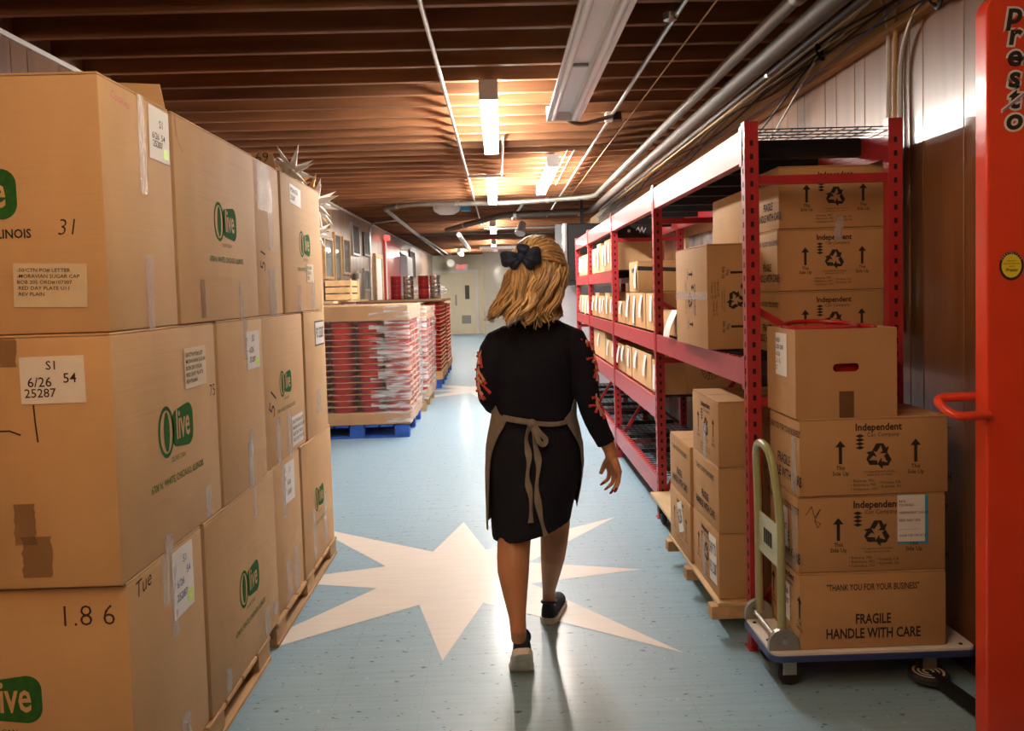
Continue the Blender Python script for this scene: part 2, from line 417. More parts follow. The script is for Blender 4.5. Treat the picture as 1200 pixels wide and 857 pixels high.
struct(obj('baseboard_left', B(XL-.012, XL+.012, 0, 16, 0, .1).mesh('baseboard_left'), 'dark_frame'))
# door in the end wall
dr = bpy.data.objects.new('door_1', None); C.objects.link(dr); dr.location = (-1.55, YE, 0); struct(dr)
dr['label'] = 'cream double door under the exit sign at the hall end'
for x0, x1, z0, z1 in ((-.86, -.78, 0, 2.02), (.78, .86, 0, 2.02), (-.86, .86, 2.02, 2.1)):
    B(x0, x1, -.06, .0, z0, z1).build('door_frame', 'white_paint', dr)
lf = B(-.77, -.01, -.03, 0, .01, 2.01).build('door_leaf', 'cream_paint', dr)
rf = B(.01, .77, -.035, 0, .01, 2.01).build('door_leaf', 'cream_paint', dr)
B(.43, .57, -.042, -.036, 1.15, 1.6).build('door_window', 'dark_plastic', rf)
B(.3, .6, -.042, -.036, .35, .62).build('vent', 'grey_steel', rf)
B(.1, .16, -.06, -.036, .95, 1.3).build('push_plate', 'grey_steel', rf)
ex = thing('exit_sign', 'red lettered exit sign above the cream end door', 'sign', (-1.21, YE-.07, 2.1))
B(-.2, .2, 0, .05, .0, .2).build('sign_box', 'white_plastic', ex, bevel=.005)
Print().text('EXIT', 0, 0, .17, bold=.02).on('lettering', 'exit_red', ex, (0, 0, .1), (1, 0, 0))

# ------------------------------------------------------------------ ceiling lights
def strip_light(x, y0, y1, label, tube='tube_hall', zc=ZC, cover=False):
    t = thing('strip_light', label, 'ceiling light', (x, (y0+y1)/2, zc-.134), group='fluorescent strip lights')
    L = y1-y0
    if cover:      # wide reflector with two bare unlit tubes, seen from below
        MB().prism([(-.055, .13), (.055, .13), (.11, .05), (.11, .03), (.1, .03), (.045, .085), (-.045, .085), (-.1, .03), (-.11, .03), (-.11, .05)], -L/2, L/2).xf(Matrix(((1, 0, 0, 0), (0, 0, 1, 0), (0, 1, 0, 0), (0, 0, 0, 1)))).build('reflector', 'white_plastic', t)
        for s in (-1, 1): MB().tube([(s*.07, -L/2+.02, .045), (s*.07, L/2-.02, .045)], .019, 10).build('tube', tube, t, smooth=True)
        B(-.04, .04, -.012, .012, .07, .086).build('clip', 'grey_steel', t)
        for s in (-1, 1): B(-.11, .11, s*L/2-.006, s*L/2+.006, .03, .13).build('end_cap', 'white_plastic', t, bevel=.004)
    else:
        MB().prism([(-.032, .13), (.032, .13), (.032, .075), (.014, .058), (-.014, .058), (-.032, .075)], -L/2, L/2).xf(Matrix(((1, 0, 0, 0), (0, 0, 1, 0), (0, 1, 0, 0), (0, 0, 0, 1)))).build('housing', 'white_plastic', t)
        for s in (-1, 1):
            MB().tube([(s*.036, -L/2+.03, .04), (s*.036, L/2-.03, .04)], .016, 10).build('tube', tube, t, smooth=True)
            B(-.055, .055, s*L/2-.008 - (.006 if s > 0 else 0), s*L/2+.008, .015, .13).build('end_cap', 'white_plastic', t, bevel=.004)
    return t
strip_light(-.03, 4.62, 6.46, 'brightly lit strip light nearest the camera in the middle of the ceiling')
strip_light(-.05, 8.41, 10.2, 'lit strip light second along the middle row, beyond the nearest bright one')
strip_light(-.08, 13.7, 15.5, 'lit strip light third along the middle row, seen above the hair bow')
strip_light(-.1, 19.0, 20.8, 'small far lit strip light last along the middle row')
strip_light(.45, 3.05, 5.32, 'large unlit strip light with white reflector at the top of the picture', tube='tube_off', cover=True)
strip_light(.51, 7.2, 9.3, 'tilted looking lit strip light between the pipes and the middle row')
strip_light(-1.1, -.9, .7, 'warm strip light behind the camera over the carton stack', tube='tube_rear')
strip_light(-.03, .5, 2.3, 'strip light just above the camera in the middle row', tube='tube_near')
strip_light(-1.1, 22.6, 24.4, 'added strip light brightening the end wall in front of the exit sign')  # extra fixture, added to brighten the end wall
sp = thing('spotlight', 'small white spot lamp glaring above the exit door', 'ceiling light', (-1.5, 25.4, 2.3))
MB().lathe([(.02, .05), (.09, .05), (.12, -.06), (.1, -.06)], 14, axis='y').build('shade', 'white_plastic', sp, smooth=True)
MB().lathe([(.095, -.05), (.095, -.045)], 14, axis='y').build('lens', 'tube_hall', sp)
B(-.015, .015, .0, .03, .08, .3).build('stem', 'galvanised', sp)
sd = thing('dome_lamp', 'white round ceiling dome with blue box beside it', 'ceiling light', (-.7, 11.3, 2.5))
MB().lathe([(.0, -.03), (.1, -.02), (.17, .02), (.19, .06), (.19, .1)], 20).build('dome', 'white_plastic', sd, smooth=True)
B(.2, .33, -.05, .05, .02, .1).build('junction_box', 'blue_tape', sd, bevel=.004)
for x_, y_, nm, lb in ((.757, 3.6, 'ceiling_sensor', 'small round sensor on the ceiling beside the conduit'),):
    q = thing(nm, lb, 'sensor', (x_+.03, y_, ZC-.03)); MB().lathe([(.018, -.004), (.03, .0), (.032, .03)], 14).build('sensor_body', 'zinc', q, smooth=True)

# ------------------------------------------------------------------ conduits, pipes and cables
def run(name, pts, r, material, label, cat, rad=.1, n=8, clips=0):
    t = thing(name, label, cat, pts[0])
    P = round_path(pts, rad)
    MB().tube(P, r, n).build('pipe_run', material, t, smooth=True, world=True)
    if clips:
        for k in range(clips):
            i = int((k+.5)/clips*(len(pts)-1)); a, b = Vector(pts[i]), Vector(pts[min(i+1, len(pts)-1)])
            f = ((k+.5)/clips*(len(pts)-1))-i; c = a.lerp(b, f); d = (b-a).normalized()
            MB().tube([c-d*.02, c+d*.02], r*1.25, n).build('coupling', 'zinc', t, smooth=True, world=True)
    return t
run('conduit', [(-.29, -3.5, 2.587), (-.29, 14.5, 2.587)], .0115, 'galvanised', 'thin steel conduit running along the ceiling left of the lit tubes', 'conduit', clips=4)
run('conduit', [(.81, -3.5, 2.587), (.81, 13.2, 2.587)], .0115, 'galvanised', 'thin steel conduit running along the ceiling right of the big unlit fixture', 'conduit', clips=4)
run('conduit', [(.95, 2.0, 2.595), (.95, 11, 2.595)], .004, 'fascia_wood', 'very thin brown wire along the ceiling beside the conduit', 'wire')
for k, x_ in enumerate((.62, .68)):
    run('wire', [(x_, 7.0, 2.594), (x_+.0, 9.3, 2.594)], .004, 'cable_white', ('short pale wire on the joists right of the tilted lit fixture' if k == 0 else 'second short pale wire beside the tilted lit fixture'), 'wire')
run('conduit', [(.06, 6.3, 2.585), (.06, 8.4, 2.585)], .01, 'galvanised', 'short conduit linking the two brightest strip lights', 'conduit')
run('conduit', [(-.3, 8.35, 2.58), (.1, 8.35, 2.58)], .012, 'grey_pipe', 'short cross conduit at the end of the second strip light', 'conduit')
run('conduit', [(.45, 5.34, 2.53), (.56, 5.5, 2.5), (.81, 5.55, 2.57)], .014, 'grey_pipe', 'grey flexible conduit leaving the unlit fixture', 'conduit', .12)
jb = thing('junction_box', 'small white and black box on the conduit beside the unlit fixture', 'junction box', (.81, 5.58, 2.54))
B(-.05, .0, -.04, .04, 0, .06).build('box_body', 'white_plastic', jb, bevel=.004); B(.0, .06, -.03, .03, .005, .06).build('box_cover', 'dark_plastic', jb, bevel=.003)
run('pipe', [(1.18, -3.5, 2.5), (1.18, 9.75, 2.5), (.08, 10.25, 2.5), (-1.1, 10.6, 2.56), (-1.55, 11.1, 2.57), (-1.75, 26, 2.57)],   .03, 'pipe_steel', 'steel pipe along the right ceiling that bends left over the aisle', 'pipe', .25, 10, clips=5)
run('pipe', [(1.28, -3.5, 2.45), (1.28, 11.1, 2.45), (.1, 11.25, 2.45), (-.9, 14.4, 2.5)], .043, 'grey_pipe', 'thicker dark grey pipe along the right ceiling', 'pipe', .3, 12, clips=4)
run('pipe', [(1.53, -3, 2.555), (1.53, 12, 2.555)], .018, 'grey_pipe', 'slim dark pipe hugging the top of the right wall', 'pipe', clips=3)
run('conduit', [(-2.12, 13.4, 1.3), (-2.12, 13.4, 2.57), (-1.6, 12.9, 2.57), (-1.55, 25, 2.57)], .02, 'galvanised', 'bent conduit climbing the left wall beside the pictures', 'conduit', .2)
run('conduit', [(-.25, 15.2, 2.57), (1.4, 15.2, 2.57)], .022, 'galvanised', 'cross conduit under the far joists', 'conduit')
run('conduit', [(-2.0, 16.5, 2.57), (1.4, 16.5, 2.57)], .022, 'grey_pipe', 'long dark cross conduit under the far joists', 'conduit')
run('conduit', [(-.75, 15.6, 2.5), (-.75, 21, 2.5)], .05, 'white_paint', 'white duct along the far ceiling left of the lights', 'duct')
run('conduit', [(.35, 11.2, 2.58), (.25, 13.4, 2.58)], .02, 'galvanised', 'short conduit near the far spot lamps', 'conduit')
fl2 = thing('spotlight', 'white cylindrical spot lamp hanging above the woman', 'ceiling light', (.42, 13.6, 2.42))
MB().tube([(0, 0, .1), (-.05, -.1, -.08)], [.06, .09], 12).build('lamp_head', 'white_plastic', fl2, smooth=True); B(-.012, .012, -.012, .012, .08, .18).build('stem', 'grey_pipe', fl2)
# three electrical conduits up the right wall
run('conduit', [(1.615, 3.32, 1.2), (1.615, 3.31, 2.45), (1.6, 3.36, 2.6)], .009, 'cable_white', 'left of the three upright conduits behind the rack end post', 'conduit', .2)
run('conduit', [(1.615, 3.27, 1.2), (1.615, 3.26, 2.3), (1.6, 3.20, 2.6)], .009, 'fascia_wood', 'middle tan one of the three upright conduits behind the rack end post', 'conduit', .3)
run('conduit', [(1.615, 3.215, 1.2), (1.615, 3.215, 2.30), (1.6, 3.05, 2.44), (1.6, 2.2, 2.5)], .010, 'galvanised', 'right steel one of the three upright conduits, bending toward the lift', 'conduit', .18)
run('cable', [(1.6, 3.02, 2.56), (1.6, 2.97, 2.42), (1.6, 2.9, 2.35), (1.6, 2.88, 2.44), (1.6, 2.9, 2.56)], .008, 'cable_black', 'black cable loop hanging on the panelling near the lift', 'cable', .06)
# sagging cable bundle on the fascia
random.seed(11)
for k in range(6):
    z0 = 2.5+random.uniform(-.06, .05); pts = []
    for i in range(15):
        yy = 2.4+i*.72
        pts.append((1.585-random.uniform(0, .03), yy, z0+random.uniform(-.035, .035)-(.05*math.sin((yy-2.4)*1.1+k) if k % 2 else 0)))
    t = thing('cable', ['black cable in the tangle along the right wall fascia', 'white cable in the tangle along the right wall fascia', 'blue cable in the tangle along the right wall fascia'][0 if k not in (2, 5, 7) else (1 if k != 5 else 2)], 'cable', pts[0], group='cables on the fascia')
    MB().tube(bez(pts, 4), random.choice([.003, .004, .005]), 5).build('cable_run', 'cable_black' if k not in (2, 5, 7) else ('cable_white' if k != 5 else 'cable_blue'), t, smooth=True, world=True)
for k, (a, b_, mt, lb) in enumerate((((1.57, 3.9, 2.5), (1.55, 5.4, 2.0), 'cable_black', 'black cable drooping from the knot to the rack top'), ((1.57, 3.9, 2.5), (1.5, 5.2, 2.0), 'cable_white', 'white cable drooping from the knot to the rack top'),
                                     ((1.57, 3.9, 2.5), (1.45, 6.0, 2.02), 'cable_black', 'longest black cable drooping from the knot over the rack'), ((1.58, 3.9, 2.52), (1.58, 3.3, 2.57), 'cable_white', 'grey cable rising from the knot to the conduits'))):
    A, Z = Vector(a), Vector(b_); mid = (A+Z)/2+Vector((0, 0, -.06 if k < 3 else 0))
    t = thing('cable', lb, 'cable', a); MB().tube(bez([A, mid, Z], 6), .006, 5).build('cable_run', mt, t, smooth=True, world=True)
kn = thing('cable_knot', 'black knot of cables strapped to the fascia board', 'cable', (1.57, 3.9, 2.5))
for k in range(6):
    a0 = k*1.05; MB().tube([(.012*math.cos(a0+t*.7), .03*math.sin(a0+t*.7), .045*math.sin(t*.7+k)) for t in range(9)], .006, 5).build('strap', 'cable_black', kn, smooth=True)

# ------------------------------------------------------------------ left stack of large cartons
def wooden_pallet(x0, x1, y0, y1, h, label, material='pallet_wood', along='y', nb=7, group='pallets'):
    t = thing('pallet', label, 'pallet', ((x0+x1)/2, (y0+y1)/2, 0), group=group)
    W, D = x1-x0, y1-y0
    if along == 'y':      # top boards run across x, stringers along y
        bw = D/nb
        for k in range(nb): B(-W/2, W/2, -D/2+k*bw+.006, -D/2+(k+1)*bw-.006 if k < nb-1 else D/2, h-.016, h).build('deck_board', material, t, bevel=.002)
        for s in (-1, 0, 1):
            for q in (-1, 0, 1): B(s*(W/2-.05)-.045, s*(W/2-.05)+.045, q*(D/2-.07)-.07, q*(D/2-.07)+.07, .016, h-.016).build('block', material, t, bevel=.002)
            B(s*(W/2-.05)-.05, s*(W/2-.05)+.05, -D/2, D/2, 0, .016).build('bottom_board', material, t, bevel=.002)
    else:
        bw = W/nb
        for k in range(nb): B(-W/2+k*bw+.01, -W/2+(k+1)*bw-.01, -D/2, D/2, h-.018, h).build('deck_board', material, t, bevel=.002)
        for q in (-1, 0, 1):
            for s in (-1, 0, 1): B(s*(W/2-.07)-.07, s*(W/2-.07)+.07, q*(D/2-.05)-.05, q*(D/2-.05)+.05, .018, h-.018).build('block', material, t, bevel=.002)
            B(-W/2, W/2, q*(D/2-.05)-.05, q*(D/2-.05)+.05, 0, .018).build('bottom_board', material, t, bevel=.002)
    return t
wooden_pallet(-2.0, -.92, 3.16, 4.32, .095, 'pale wooden pallet under the far half of the big carton stack')
wooden_pallet(-2.0, -.92, 1.9, 3.06, .095, 'pale wooden pallet under the near half of the big carton stack')

def olive(parent, o, u, wd=.22, addr=True, flip=False):
    """green oval maker's mark with knocked-out letters, drawn at width wd"""
    s = wd/.24; o = Vector(o)
    g = Print(); n = 24
    # oval ring and inner leaf
    g.ring(-.078*s, 0, .055*s, .075*s, .012*s)
    g.poly([(-.075*s+.02*s*math.cos(2*math.pi*k/n), .058*s*math.sin(2*math.pi*k/n)) for k in range(n)])
    pts = []
    for (cx, cy, a0) in ((.082, .025, 0), (-.005, .025, 90), (-.005, -.025, 180), (.082, -.025, 270)):
        for k in range(7):
            a = math.radians(a0+k*15); rr = .04 if a0 in (0, 270) else .03
            pts.append(((cx+rr*math.cos(a))*s, (cy+rr*math.sin(a))*s))
    g.poly(pts)
    if addr:
        g.text('OLIVE CAN', .0, -.088*s, .021*s)
        g.text('6708 N. WHITE, CHICAGO, ILLINOIS', 0, -.145*s, .03*s, bold=.01, sx=.8)
    g.on('maker_mark', 'print_green', parent, o, u)
    c = Print().text('live', .042*s, .005*s, .125*s, bold=.015, sx=.62)
    c.on('maker_letters', 'cardboard', parent, o, u, lift=.0014)
def paper_tag(parent, o, u, wd, ht, lines, material='label_paper', tilt=0, vv=(0, 0, 1), ink='pen_ink', hl=False, lh=None, lift=.0012):
    u, vv = Vector(u).normalized(), Vector(vv).normalized(); o = Vector(o)
    if tilt: u, vv = u*math.cos(tilt)+vv*math.sin(tilt), vv*math.cos(tilt)-u*math.sin(tilt)
    lb = plate('paper_label', material, parent, o, u, wd, ht, vv=vv, th=.0008, lift=lift)
    if lines:
        p = Print(); k = len(lines); lh = lh or ht*.82/k
        for i, tx in enumerate(lines):
            if isinstance(tx, str):
                sx = min(1.1, wd*.92/max(.001, len(tx)*.52*lh*.85)); p.text(tx, -wd*.45, ht*.41-lh*(i+.5), lh*.85, sx=sx, align='LEFT', bold=.008)
            else: p.text(tx[0], tx[1]*wd, tx[2]*ht, tx[3], bold=.006, rot=tx[4] if len(tx) > 4 else 0)
        p.on('writing', ink, lb, o, u, vv, lift=lift+.0016)
    if hl:
        Print().rect(wd*.18, wd*.42, -ht*.42, -ht*.22).on('highlight', 'highlighter', lb, o, u, vv, lift=lift+.0013)
    return lb
def tape_strip(parent, o, u, wd, ht, vv=(0, 0, 1), material='clear_tape', seed=0, lift=.001):
    """crinkled strip of tape"""
    rnd = random.Random(seed); u, vv = Vector(u).normalized(), Vector(vv).normalized(); n = u.cross(vv); o = Vector(o)
    k = 10; m = MB(); vs = []
    for i in range(k+1):
        for s in (-1, -.33, .33, 1):
            vs.append(o+u*(s*wd/2*(1+rnd.uniform(-.1, .1)))+vv*(ht*(i/k-.5))+n*(lift+rnd.uniform(0, .0016)))
    m.add(vs, [(i*4+j, i*4+j+1, i*4+j+5, i*4+j+4) for i in range(k) for j in range(3)])
    return m.build('tape', material, parent)

ROWZ = [(1.327, .615), (.712, .613), (.097, .613)]
def big_carton(row, y0, y1, depth, label, dx=0, tilt=0):
    z0, h = ROWZ[row]; wd, d = depth, y1-y0-.006
    t = thing('carton', label, 'box', (-.93+dx-wd/2, (y0+y1)/2, z0), rotz=tilt, group='large kraft cartons on the left pallets')
    carton_body(t, wd, d, h, 'cardboard')
    def R(Y, Z): return Vector((wd/2, Y-(y0+y1)/2, Z-z0))       # point on the aisle face
    def Fr(X, Z): return Vector((X-(-.93+dx-wd/2), -d/2, Z-z0))  # point on the near face
    return t, R, Fr
UY, UX = (0, 1, 0), (1, 0, 0)
# top row
t, R, Fr = big_carton(0, 1.93, 2.345, .77, 'top near carton with green maker mark and a printed cream order label', tilt=.0)
olive(t, Fr(-1.245, 1.66), UX, .22, addr=False); Print().text('CHICAGO, ILLINOIS', -1.104+1.315, 0, .03, bold=.02, align='RIGHT', sx=.9).on('address_print', 'print_black', t, Fr(-.93-.385, 1.565)+Vector((0, 0, 0)), UX)
paper_tag(t, Fr(-1.0655, 1.442), UX, .173, .104, ['-50/CTN PO# LETTER', '-MORAVIAN SUGAR CAP', 'BOB 205 ORD#107307', '.RED DAY PLATE U11', '.REV PLAIN', ('', 0, 0, .01)], 'cream_label', tilt=-.03)
Print().text('31', 0, 0, .055, sx=.9, bold=-.01, shear=.2).on('handwriting', 'pen_ink', t, Fr(-1.02, 1.577), UX)
Print().text('Cookies', 0, 0, .03, rot=-.1, shear=.2).on('handwriting', 'pink_ink', t, R(2.04, 1.9), UY)
tape_strip(t, R(2.155, 1.81), UY, .045, .26, seed=1); tape_strip(t, R(2.16, 1.42), UY, .04, .2, seed=2)
paper_tag(t, R(2.265, 1.855), UY, .13, .145, [('S1', .1, .2, .03), ('6/26  54', -.05, -.05, .025), ('25287', -.1, -.2, .025)], hl=True, tilt=-.02)
def up_flap(t, R, y, z, txt=None):
    P = [(-.9, 0), (.003, 0), (-.012, .068), (-.9, .085)]
    c = R(y, z); m = MB(); vs = [(c.x+a*.3 if a < -.5 else c.x+a, c.y+s+b*.12, c.z+b) for s in (-.002, .002) for a, b in P]
    m.add(vs, [(0, 1, 2, 3), (7, 6, 5, 4), (0, 4, 5, 1), (1, 5, 6, 2), (2, 6, 7, 3), (3, 7, 4, 0)]).build('raised_flap', 'cardboard', t)
    if txt: Print().text(txt, 0, 0, .06, bold=-.01).on('handwriting', 'pen_ink', t, c+Vector((-.055, -.003, .05)), UX)
up_flap(t, R, 2.31, 1.94)
t, R, Fr = big_carton(0, 2.35, 3.115, .42, 'top carton with a wide aisle face and faint green mark, second from the near end', dx=.004)
olive(t, R(2.775, 1.655), UY, .21); tape_strip(t, R(2.53, 1.40), UY, .04, .12, seed=3, material='brown_tape'); tape_strip(t, R(2.9, 1.39), UY, .04, .13, seed=4)
Print().stroke([(0, 0), (.005, -.04), (.02, -.075), (.05, -.1)], .004).on('crease', 'cardboard_edge', t, R(2.37, 1.935), UY)
t, R, Fr = big_carton(0, 3.12, 3.49, .77, 'narrow top carton with shiny tape and a flap marked 69', dx=-.004)
tape_strip(t, R(3.27, 1.84), UY, .2, .19, seed=5); tape_strip(t, R(3.34, 1.72), UY, .07, .26, seed=6); tape_strip(t, R(3.33, 1.42), UY, .1, .2, seed=7)
Print().text('51', 0, -.03, .1, rot=1.4, bold=-.012).on('handwriting', 'pen_ink', t, R(3.22, 1.58), UY); up_flap(t, R, 3.46, 1.94, '69')
t, R, Fr = big_carton(0, 3.50, 4.25, .42, 'far top carton below the white paper stars', dx=.002)
olive(t, R(3.9, 1.645), UY, .2); paper_tag(t, R(3.745, 1.86), UY, .2, .085, ['PO# 6/26', '25287'], tilt=-.05); paper_tag(t, R(3.98, 1.51), UY, .14, .09, ['PO 25287', 'CTN 50', 'RED'], 'cream_label')
tape_strip(t, R(3.75, 1.39), UY, .06, .12, seed=8); tape_strip(t, R(4.03, 1.40), UY, .07, .15, seed=9)
# middle row
t, R, Fr = big_carton(1, 1.925, 2.63, .44, 'middle near carton with a white handwritten card and green mark on the aisle face')
paper_tag(t, Fr(-1.07, 1.217), UX, .153, .113, [('S1', 0, .3, .03), ('6/26', -.2, -.05, .033), ('54', .27, .02, .033), ('25287', -.2, -.28, .03)], tilt=.01)
tape_strip(t, Fr(-1.155, .87), UX, .05, .1, material='brown_tape', seed=10); tape_strip(t, Fr(-1.13, .79), UX, .07, .1, material='brown_tape', seed=11); tape_strip(t, Fr(-1.2, 1.285), UX, .1, .07, material='brown_tape', seed=30)
Print().stroke([(0, 0), (.002, -.04), (.006, -.088)], .004).on('handwriting', 'pen_ink', t, Fr(-1.119, 1.157), UX); Print().stroke([(-.1, -.06), (-.06, -.06), (-.035, -.07)], .004).on('handwriting', 'pen_ink', t, Fr(-1.119, 1.157), UX)
olive(t, R(2.295, 1.035), UY, .23); paper_tag(t, R(2.45, 1.195), UY, .17, .12, ['50/CTN PO# LET', 'MORAVIAN SUGAR', 'BOB 205 ORD#', 'RED DAY PLATE', 'REV PLAIN'], 'cream_label', ink='pen_ink')
Print().text('75', 0, 0, .055, bold=-.01).on('handwriting', 'pen_ink', t, R(2.585, 1.105), UY); tape_strip(t, R(2.51, .765), UY, .05, .1, seed=12); tape_strip(t, R(2.2, .73), UY, .05, .05, seed=13)
t, R, Fr = big_carton(1, 2.635, 3.135, .77, 'middle carton with taped card highlighted yellow green', dx=.005)
tape_strip(t, R(2.93, 1.25), UY, .05, .15, seed=14); paper_tag(t, R(3.01, 1.205), UY, .15, .14, [('S1', 0, .3, .035), ('6/26', -.15, 0, .03), ('25287', -.1, -.25, .028)], hl=True); tape_strip(t, R(2.93, .79), UY, .06, .17, seed=15); tape_strip(t, R(2.94, .87), UY, .05, .1, seed=31)
t, R, Fr = big_carton(1, 3.14, 3.80, .42, 'middle carton with green mark over three tape strips', dx=-.003)
olive(t, R(3.475, 1.03), UY, .18); paper_tag(t, R(3.64, .80), UY, .19, .13, ['50/CTN PO# LET', 'MORAVIAN SUGAR', 'BOB 205 ORD#', 'RED DAY PLATE'], 'label_paper')
tape_strip(t, R(3.33, .8), UY, .06, .2, seed=16); tape_strip(t, R(3.5, .8), UY, .06, .2, seed=17); Print().text('51', 0, 0, .12, rot=1.1, bold=-.012).on('handwriting', 'pen_ink', t, R(3.27, .97), UY)
t, R, Fr = big_carton(1, 3.805, 4.25, .77, 'middle far end carton with a black edged label', dx=.004)
plate('label_border', 'dark_plastic', t, R(4.12, 1.21), UY, .2, .125, th=.0006); paper_tag(t, R(4.12, 1.21), UY, .185, .11, ['PO 25287'], lift=.0016); tape_strip(t, R(4.05, .87), UY, .09, .12, seed=18)
# bottom row
t, R, Fr = big_carton(2, 1.945, 2.44, .77, 'bottom near carton handwritten 1.86 on its shaded near face')
Print().text('1.8 6', 0, 0, .075, bold=-.012, sx=.95).on('handwriting', 'pen_ink', t, Fr(-1.03, .632), UX); olive(t, Fr(-1.262, .43), UX, .22)
Print().text('Tue', 0, 0, .06, rot=.1, bold=-.005, shear=.2).on('handwriting', 'pen_ink', t, R(2.035, .675), UY); tape_strip(t, R(2.17, .64), UY, .05, .14, seed=19)
paper_tag(t, R(2.285, .6), UY, .145, .19, [('S1', .1, .3, .03), ('6/26', -.15, -.02, .03), ('54', .25, .1, .03), ('25287', -.1, -.22, .03)], hl=True, ink='blue_ink'); tape_strip(t, R(2.22, .58), UY, .04, .24, seed=20); tape_strip(t, R(2.26, .16), UY, .06, .12, seed=21)
t, R, Fr = big_carton(2, 2.445, 3.205, .42, 'bottom carton with a wide aisle face and green mark over the pallet edge', dx=.006)
olive(t, R(2.855, .38), UY, .21); tape_strip(t, R(2.95, .64), UY, .03, .12, seed=22); tape_strip(t, R(3.04, .16), UY, .06, .11, seed=23); tape_strip(t, R(3.15, .17), UY, .06, .05, seed=24); tape_strip(t, R(2.6, .15), UY, .05, .08, seed=32)
t, R, Fr = big_carton(2, 3.21, 3.655, .77, 'bottom narrow carton with white card and two long tape strips', dx=-.003)
tape_strip(t, R(3.38, .58), UY, .06, .22, seed=25); paper_tag(t, R(3.47, .6), UY, .15, .17, [('S1', 0, .3, .03), ('6/26', -.1, 0, .03), ('25287', -.1, -.25, .028)], tilt=-.03); tape_strip(t, R(3.4, .19), UY, .07, .17, seed=26); tape_strip(t, R(3.53, .2), UY, .08, .2, seed=27)
t, R, Fr = big_carton(2, 3.66, 4.30, .42, 'bottom far end carton standing on the pallet corner', dx=.004)
olive(t, R(3.985, .4), UY, .19); tape_strip(t, R(3.85, .25), UY, .06, .24, seed=28); tape_strip(t, R(4.1, .27), UY, .06, .24, seed=29)

# paper stars on top of the stack
def spiky(loc, r, mt, label, n=22, seed=1):
    t = thing('paper_star', label, 'star decoration', loc, group='paper stars on the carton stack')
    rnd = random.Random(seed); g = (math.sqrt(5)-1)/2
    MB().lathe([(0.001, -.3*r), (.2*r, -.2*r), (.3*r, 0), (.2*r, .2*r), (.001, .3*r)], 10).build('core', mt, t)
    for k in range(n):
        zz = 1-2*(k+.5)/n; a = 2*math.pi*k*g; q = math.sqrt(1-zz*zz); d = Vector((q*math.cos(a), q*math.sin(a), zz))
        u = d.orthogonal().normalized(); v = d.cross(u); m = MB()
        base = [d*.16*r+(u*c+v*s)*.17*r for c, s in ((1, 0), (0, 1), (-1, 0), (0, -1))]
        m.add(base+[d*r*rnd.uniform(.85, 1.05)], [(0, 1, 4), (1, 2, 4), (2, 3, 4), (3, 0, 4), (3, 2, 1, 0)]).build('spike', mt, t)
    return t
spiky((-1.03, 4.1, 2.025), .14, 'star_paper', 'white paper star nearest on the top cartons', seed=2)
spiky((-1.12, 4.4, 2.0), .17, 'star_gold', 'golden brown paper star behind the white one', 18, seed=3)
spiky((-1.15, 4.9, 1.95), .2, 'star_gold', 'second golden brown paper star at the end of the stack', 16, seed=6)
spiky((-1.04, 4.62, 1.92), .17, 'star_paper', 'white paper star hanging at the far end of the stack', seed=4)
spiky((-1.08, 4.75, 1.76), .13, 'star_paper', 'small white paper star low at the far end of the stack', seed=5)
cs = thing('carton', 'plain carton behind the stack holding the paper stars', 'box', (-1.5, 4.75, 0)); carton_body(cs, .8, .6, 1.72, 'cardboard')

